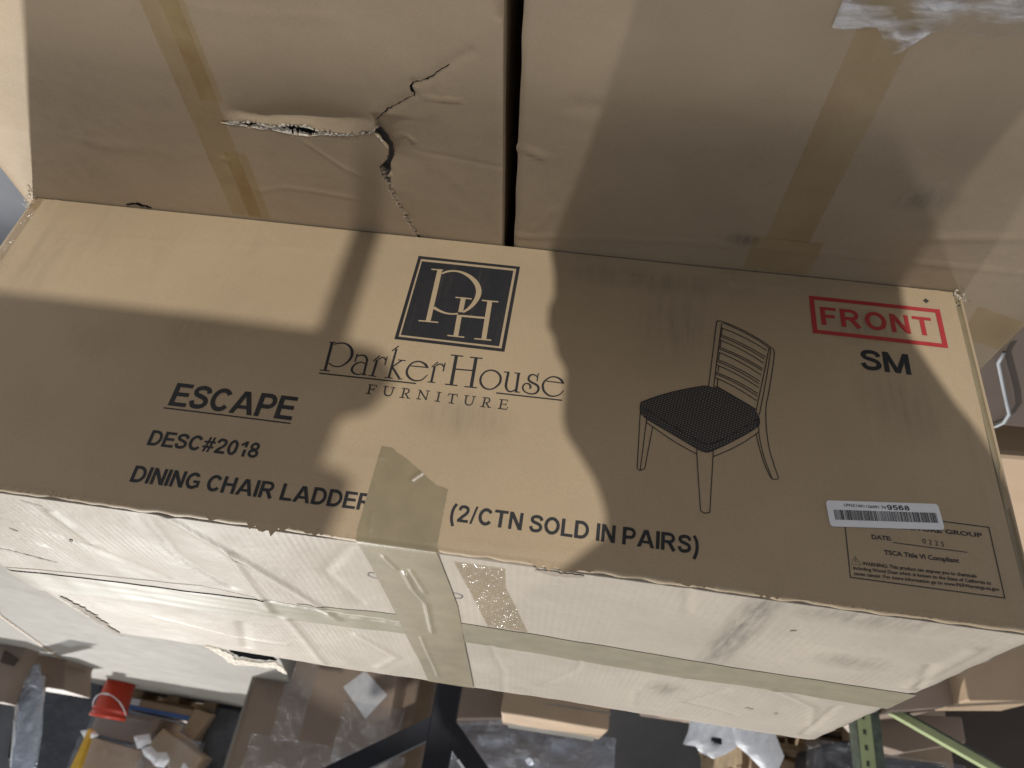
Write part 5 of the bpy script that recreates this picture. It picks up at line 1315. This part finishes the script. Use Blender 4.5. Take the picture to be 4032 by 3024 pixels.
sf = inflate('film_wrap', [(2.74, 0.15), (2.64, 0.16), (2.60, 0.22), (2.52, 0.35), (2.46, 0.48), (2.36, 0.78), (2.50, 0.80), (2.58, 0.55), (2.66, 0.35), (2.72, 0.26)], 3.62, 0.03, 'blue_sheen', None, 8)
child(sf, st)
e = empty('cardboard_carton', (2.8, 3.6, -0.45)); tag(e, 'brown box with a dark square at the left edge above the pale lid', 'carton')
wedge('body', [(3.00, -0.45), (2.72, -0.45), (2.67, 0.15), (2.665, 0.22), (2.66, 0.38), (2.95, 0.38)], 3.5, 0.12, 'bg_dull', None, parent=e)
wedge('dark_square', [(2.79, 0.13), (2.69, 0.16), (2.70, 0.20), (2.78, 0.19)], 3.492, 0.01, 'bg_dark', None, bev=0.001, parent=e)  # flat dark square set on the box face

# big dull box with a label, behind the middle of the carton
bb = empty('cardboard_carton', (0.75, 3.5, -0.45)); tag(bb, 'big dull brown box with a tilted white label, left of the black post', 'carton')
box('body', (0.92, 3.50, 0.20), (0.72, 0.55, 1.3), 'bg_dull', bb, 0.0, 0.012, dent=0.012)
box('edge_strip', (1.276, 3.215, 0.20), (0.012, 0.012, 1.25), 'pale', bb, 0.0, 0.003)
def quad_on(name, pts_, mat, parent, th=0.004):
    P_ = [Vector(p_) for p_ in pts_]; nr = (P_[1] - P_[0]).cross(P_[2] - P_[0]).normalized() * th
    v = P_ + [p_ + nr for p_ in P_]
    return child(mk(name, v, [(0, 1, 2, 3), (7, 6, 5, 4), (0, 4, 5, 1), (1, 5, 6, 2), (2, 6, 7, 3), (3, 7, 4, 0)], mat), parent)
quad_on('paper_label', [(0.81, 3.195, 0.085), (0.72, 3.195, -0.005), (0.585, 3.195, 0.09), (0.665, 3.195, 0.21)], 'grey_label', bb)
carton_bg((0.42, 3.75, 0.05), (0.36, 0.4, 1.0), 'bg_dull', 'dark brown box behind the black post', 0.15, 0.01)
film_sheet('stretch_film', (1.02, 3.16, 0.18), 0.14, 0.36, 0.0, 'narrow glinting film strip on the big dull box', 0.02)
film_sheet('stretch_film', (0.80, 3.15, 0.48), 0.75, 0.26, 0.0, 'cloudy film across the upper part of the big dull box', 0.04)

# black steel post with two raking braces
bp = empty('steel_stand', (0.155, 2.0, -0.45)); tag(bp, 'black steel post with two raking braces behind the carton', 'stand')
box('post', (0.155, 2.0, 0.35), (0.084, 0.05, 1.60), 'black_steel', bp, 0, 0.004)
def bar(name, a, b, w, d_, mat, parent, nrm=(0, 1, 0)):
    A_, B_ = Vector(a), Vector(b); t = (B_ - A_).normalized(); n_ = Vector(nrm); s_ = t.cross(n_).normalized()
    v = [p_ + s_ * w * i + n_ * d_ * j for p_ in (A_, B_) for i, j in ((-.5, -.5), (.5, -.5), (.5, .5), (-.5, .5))]
    return child(mk(name, v, [(0, 1, 2, 3), (7, 6, 5, 4), (0, 4, 5, 1), (1, 5, 6, 2), (2, 6, 7, 3), (3, 7, 4, 0)], mat), parent)
bar('brace', (0.17, 2.0, 0.300), (0.66, 2.0, 0.61), 0.062, 0.044, 'black_steel', bp)
bar('brace', (0.14, 2.0, 0.300), (-0.25, 2.0, 0.66), 0.062, 0.044, 'black_steel', bp)
bar('steel_edge', (0.085, 1.97, 0.395), (-0.20, 1.97, 0.660), 0.008, 0.01, 'white_strap', bp)
for zz in (-0.44,): box('foot_plate', (0.155, 2.0, zz), (0.25, 0.25, 0.02), 'black_steel', bp, 0, 0.003)

# tan carton and film to the right of the post
e = empty('cardboard_carton', (-0.23, 2.85, -0.45)); tag(e, 'light tan carton under the bluish film, right of the black post', 'carton')
box('body', (-0.235, 3.0, -0.155), (0.47, 0.40, 0.59), 'bg_kraft', e, 0.0, 0.008, dent=0.006)
quad_on('lid_panel', [(0.0, 2.80, 0.075), (-0.475, 2.80, 0.075), (-0.44, 3.20, 0.150), (-0.03, 3.20, 0.150)], 'pale', e, 0.006)
carton_bg((-0.10, 3.95, 0.05), (0.75, 0.5, 1.0), 'bg_dull', 'dull box behind the bluish film sheet', 0.0, 0.01)
film_sheet('stretch_film', (-0.16, 3.40, 0.27), 0.82, 0.34, 0.0, 'film sheet with painted bluish sheen hanging right of the black post', 0.07, 'blue_sheen')
wedge('cardboard_carton', [(0.30, -0.45), (0.02, -0.45), (-0.0, 0.10), (0.26, 0.14)], 3.3, 0.3, 'bg_dull', 'dull low box right behind the black post')
gp = box('grey_panel', (-1.0, 4.6, 0.2), (1.1, 0.08, 1.3), 'grey_wall', None, 0.0, 0.01)
tag(gp, 'smooth dark grey panel behind the white plastic bag', 'panel')

# white plastic bags
inflate('plastic_bag', [(-0.77, 0.07), (-0.93, 0.07), (-0.95, 0.16), (-0.91, 0.19), (-0.86, 0.215), (-0.81, 0.20), (-0.79, 0.18), (-0.74, 0.18), (-0.76, 0.13)], 2.55, 0.035, 'white_bag', 'see-through white plastic bag with a dark ring inside', 1.0)
inflate('plastic_bag', [(-0.92, 0.06), (-1.11, 0.06), (-1.15, 0.16), (-1.12, 0.22), (-1.08, 0.24), (-1.05, 0.21), (-1.0, 0.17), (-0.95, 0.14)], 2.60, 0.04, 'white_bag', 'opaque white plastic bag bulging beside the see-through one', 4.0)
lathe('ring', [(0.012, 0.0), (0.02, 0.0), (0.02, 0.02), (0.012, 0.02)], (-0.86, 2.50, 0.145), 'black_steel', empty('ring_holder'))
tag(bpy.data.objects['ring_holder'], 'small dark ring showing through the plastic bag', 'ring')
carton_bg((-1.0, 2.95, -0.22), (0.7, 0.5, 0.46), 'bg_dull', 'dull carton carrying the white plastic bags', 0.0, 0.006)

# pallets and wrapped goods by the rack
pallet((-1.55, 3.75, -0.10), (0.85, 0.8, 0.13), 'lower wooden pallet between the bag and the green rack post', 0.05)
pallet((-1.58, 3.72, 0.035), (0.85, 0.8, 0.13), 'upper wooden pallet between the bag and the green rack post', -0.03)
base_ = box('cardboard_carton', (-1.55, 3.8, -0.28), (0.9, 0.7, 0.33), 'bg_dark', None, 0.0, 0.01); tag(base_, 'dark carton under the stacked pallets', 'carton')
wedge('cardboard_carton', [(-1.20, 0.09), (-1.42, 0.10), (-1.42, 0.40), (-1.20, 0.40)], 3.25, 0.3, 'bg_kraft', 'tan carton at the bottom edge right of the plastic bags')
wedge('wrapped_bundle', [(-1.40, 0.06), (-1.58, 0.00), (-1.60, 0.35), (-1.38, 0.35)], 2.95, 0.3, 'dark_gap', 'black wrapped bundle left of the green rack post', 'bundle', bev=0.03)
film_sheet('stretch_film', (-1.47, 2.92, 0.16), 0.24, 0.26, 0.0, 'glinting film on the black bundle left of the rack post', 0.03)
wedge('wrapped_bundle', [(-1.60, 0.07), (-1.92, 0.06), (-2.05, 0.30), (-1.60, 0.30)], 2.85, 0.3, 'dark_gap', 'black wrapped bundle under the pale green brace', 'bundle', bev=0.03)
film_sheet('stretch_film', (-1.78, 2.82, 0.15), 0.40, 0.18, 0.0, 'glinting film on the black bundle under the brace', 0.03)
wedge('cardboard_carton', [(-1.66, -0.45), (-2.05, -0.45), (-2.05, 0.05), (-1.68, 0.06)], 3.05, 0.3, 'bg_kraft', 'brown carton between the rack post and the brace')

# green rack upright with its diagonal brace
rk = empty('rack_upright', (-1.34, 2.25, -0.45)); tag(rk, 'pale green punched rack post with a diagonal brace', 'rack')
def punched(x, y, z0, z1, w, mat, parent):
    """front face of the upright with real slot holes"""
    V_, F_ = [], []
    def q4(a, b, c_, d_): 
        i = len(V_); V_.extend([(a, y, c_), (b, y, c_), (b, y, d_), (a, y, d_)]); F_.append((i, i + 1, i + 2, i + 3))
    hw = 0.006
    z_ = z0
    while z_ < z1:
        q4(x - w / 2, x - hw, z_, z_ + 0.0508); q4(x + hw, x + w / 2, z_, z_ + 0.0508)
        q4(x - hw, x + hw, z_, z_ + 0.018); q4(x - hw, x + hw, z_ + 0.036, z_ + 0.0508)
        z_ += 0.0508
    o = mk('post_face', V_, F_, mat)
    s_ = o.modifiers.new('t', 'SOLIDIFY'); s_.thickness = 0.003
    return child(o, parent)
punched(-1.322, 2.23, -0.45, 0.75, 0.052, 'green_steel', rk)
box('post_flange', (-1.365, 2.265, 0.15), (0.032, 0.07, 1.2), 'green_shaded', rk, 0, 0.002)
box('post_flange', (-1.2965, 2.265, 0.15), (0.003, 0.07, 1.2), 'green_shaded', rk, 0, 0)
box('post_back', (-1.322, 2.29, 0.15), (0.048, 0.004, 1.2), 'black_steel', rk, 0, 0)
bar('brace', (-1.385, 2.24, -0.02), (-1.95, 2.24, 0.225), 0.026, 0.03, 'green_steel', rk)
bar('brace_edge', (-1.385, 2.262, -0.042), (-1.95, 2.262, 0.20), 0.02, 0.02, 'green_shaded', rk)

# slumped cartons beyond the right end
wedge('cardboard_carton', [(-1.37, -0.45), (-1.70, -0.45), (-1.66, -0.06), (-1.57, -0.02), (-1.39, 0.015)], 2.15, 0.30, 'bg_dull', 'brown carton just beyond the right back corner of the printed carton')
wedge('cardboard_carton', [(-1.60, -0.45), (-1.95, -0.45), (-1.86, -0.07), (-1.61, -0.035)], 2.05, 0.25, 'bg_kraft', 'tan carton at the right edge beside the brown one')
wedge('cardboard_carton', [(-1.34, -0.02), (-1.80, -0.06), (-1.80, 0.03), (-1.56, 0.10), (-1.45, 0.085)], 2.46, 0.12, 'bg_dull', 'slumped mauve-brown carton above the green brace at the right edge')
wedge('dark_fill_panel', [(-1.55, -0.45), (-4.2, -0.45), (-4.2, 0.40), (-1.95, 0.40)], 3.45, 0.05, 'bg_dark', 'dark panel added to cover the bright floor at the bottom right corner', 'board')  # added panel, darkens the corner where bright floor would show
carton_bg((-1.27, 0.98, -0.325), (0.66, 0.66, 0.25), 'bg_kraft', 'tan carton on the floor past the end of the printed carton', 0.05, 0.006)
carton_bg((-0.98, 0.335, -0.325), (0.60, 0.46, 0.25), 'bg_dark', 'dark brown carton on the floor with a white strap', 0.03, 0.004, tape=False)
sp_ = tube('white_strap', [(-0.800, 0.330, -0.188), (-0.807, 0.359, -0.188), (-0.85, 0.423, -0.186), (-0.880, 0.467, -0.185), (-0.902, 0.499, -0.186), (-0.910, 0.530, -0.187), (-0.908, 0.549, -0.190), (-0.90, 0.572, -0.196), (-0.89, 0.585, -0.24), (-0.885, 0.59, -0.44)], [0.0032] * 10, 'dim_strap', None, 8)
tag(sp_, 'white plastic strap looping over the dark brown carton at the right edge', 'strap')

# ------------------------------------------------------------------ what casts the shadows on the front (behind the camera)
def to_plane(x, z, yb):
    S = Vector((x, 0, z)); t = (yb - 0) / (LC.y - 0)
    return S + (LC - S) * t
YB = -1.05
SHL = [(-0.03, -0.092), (0.0, -0.0891), (0.0326, -0.0968), (0.0667, -0.1006), (0.0839, -0.0962), (0.1096, -0.0982), (0.1181, -0.1051), (0.1419, -0.1115), (0.1584, -0.1219), (0.1814, -0.1231), (0.2119, -0.1244), (0.23, -0.1293), (0.2534, -0.1466), (0.273, -0.160), (0.2879, -0.167), (0.3026, -0.1724), (0.3085, -0.1739), (0.36, -0.1739)]
SHR = [(-0.03, -0.437), (0.0, -0.4715), (0.0157, -0.4691), (0.0321, -0.4705), (0.0492, -0.4650), (0.0676, -0.4691), (0.0881, -0.4769), (0.116, -0.4889), (0.1428, -0.5005), (0.1706, -0.5157), (0.2104, -0.532), (0.28, -0.555), (0.36, -0.58)]
def ip(pts_, t):
    if t <= pts_[0][0]: return pts_[0][1]
    for (a, va), (b, vb) in zip(pts_[:-1], pts_[1:]):
        if a <= t <= b: return va + (vb - va) * (t - a) / (b - a)
    return pts_[-1][1]
rings = []
for k in range(14):          # trousers from the floor up to the shadow's lower edge
    t = k / 14
    a = to_plane(-0.092, -0.03, YB); b = to_plane(-0.437, -0.03, YB)
    rings.append((a.x * 0.98, b.x * 0.98, -0.45 + (a.z + 0.45) * t))
for k in range(60):
    zf = -0.03 + 0.39 * k / 59
    a = to_plane(ip(SHL, zf), zf, YB); b = to_plane(ip(SHR, zf), zf, YB)
    rings.append((a.x, b.x, a.z))
top = rings[-1]; cxp = (top[0] + top[1]) / 2; wp = (top[0] - top[1]) / 2
for dz, w_ in ((0.06, 1.0), (0.14, 0.98), (0.20, 0.8), (0.24, 0.45), (0.27, 0.27), (0.31, 0.27), (0.34, 0.36), (0.42, 0.42), (0.50, 0.38), (0.54, 0.22)):
    rings.append((cxp + wp * w_, cxp - wp * w_, top[2] + dz))
v, f = [], []
SEG = 24
for a, b, z_ in rings:
    for k in range(SEG):
        an = 2 * math.pi * k / SEG
        v.append(((a + b) / 2 + (a - b) / 2 * math.cos(an), YB + 0.095 * math.sin(an), z_))
for j in range(len(rings) - 1):
    for k in range(SEG):
        k2 = (k + 1) % SEG; f.append((j * SEG + k, j * SEG + k2, (j + 1) * SEG + k2, (j + 1) * SEG + k))
f.append(tuple(range(SEG - 1, -1, -1))); f.append(tuple((len(rings) - 1) * SEG + k for k in range(SEG)))
# arm reaching towards the lens, with a hand of five fingers
def limb(pts_, rads):
    base = len(v)
    P_ = [Vector(p_) for p_ in pts_]
    for i, p_ in enumerate(P_):
        t = (P_[min(i + 1, len(P_) - 1)] - P_[max(i - 1, 0)]).normalized()
        a_ = t.cross(Vector((0, 0, 1))).normalized(); b_ = t.cross(a_).normalized()
        for k in range(10):
            an = 2 * math.pi * k / 10; v.append(tuple(p_ + (a_ * math.cos(an) + b_ * math.sin(an)) * rads[i]))
    for i in range(len(P_) - 1):
        for k in range(10):
            k2 = (k + 1) % 10; f.append((base + i * 10 + k, base + i * 10 + k2, base + (i + 1) * 10 + k2, base + (i + 1) * 10 + k))
    f.append(tuple(base + (len(P_) - 1) * 10 + k for k in range(10)))
sh0 = to_plane(-0.25, 0.335, YB)
limb([sh0, (-0.30, -0.93, 0.585), (-0.21, -0.80, 0.60), (-0.17, -0.74, 0.61)], [0.055, 0.045, 0.036, 0.030])
for k in range(5):
    limb([(-0.17, -0.74, 0.59 + 0.012 * k), (-0.145, -0.71, 0.585 + 0.014 * k), (-0.130, -0.69, 0.583 + 0.015 * k)], [0.010, 0.009, 0.006])
person = mk('person', v, f, 'cloth', None, True)
tag(person, 'person in dark clothes behind the camera whose shadow falls across the chair drawing', 'person')

# unseen block farther back, cut from the shadow outline to shade the lettering
YC = -1.75
blocker = empty('shadow_blocker', (0, YC, -0.45)); tag(blocker, 'unseen block behind the camera shaped to throw the square shadow over ESCAPE', 'blocker')
def prism(name, outline, y0, y1, mat, parent):
    v, f = [], []
    n_ = len(outline)
    for yy in (y0, y1):
        for (x, z_) in outline:
            q = to_plane(x, z_, YC); v.append((q.x, yy, q.z))
    f += [tuple(range(n_)), tuple(range(2 * n_ - 1, n_ - 1, -1))]
    for i in range(n_):
        j = (i + 1) % n_; f.append((i, n_ + i, n_ + j, j))
    return child(mk(name, v, f, mat), parent)
prism('post', [(0.1105, -0.022), (0.1355, -0.022), (0.1350, 0.20), (0.1085, 0.20)], YC - 0.01, YC + 0.02, 'black_steel', blocker)
prism('outline_block', [(1.0, 0.140), (0.4919, 0.1449), (0.3875, 0.1450), (0.2575, 0.1468), (0.1333, 0.1491), (0.106, 0.1540), (0.0949, 0.1599), (0.0648, 0.1643), (0.0545, 0.1780), (0.0525, 0.1900), (0.0557, 0.2019), (0.0608, 0.2186), (0.0700, 0.2300), (0.0885, 0.2355), (0.0945, 0.2466), (0.0947, 0.2617), (0.096, 0.2766), (0.0972, 0.2912), (0.0910, 0.2980), (0.0781, 0.2968), (0.0639, 0.3006), (0.0642, 0.3076), (0.0682, 0.324), (0.071, 0.3442), (0.071, 0.42), (1.0, 0.42)], YC - 0.02, YC + 0.03, 'bg_kraft', blocker)
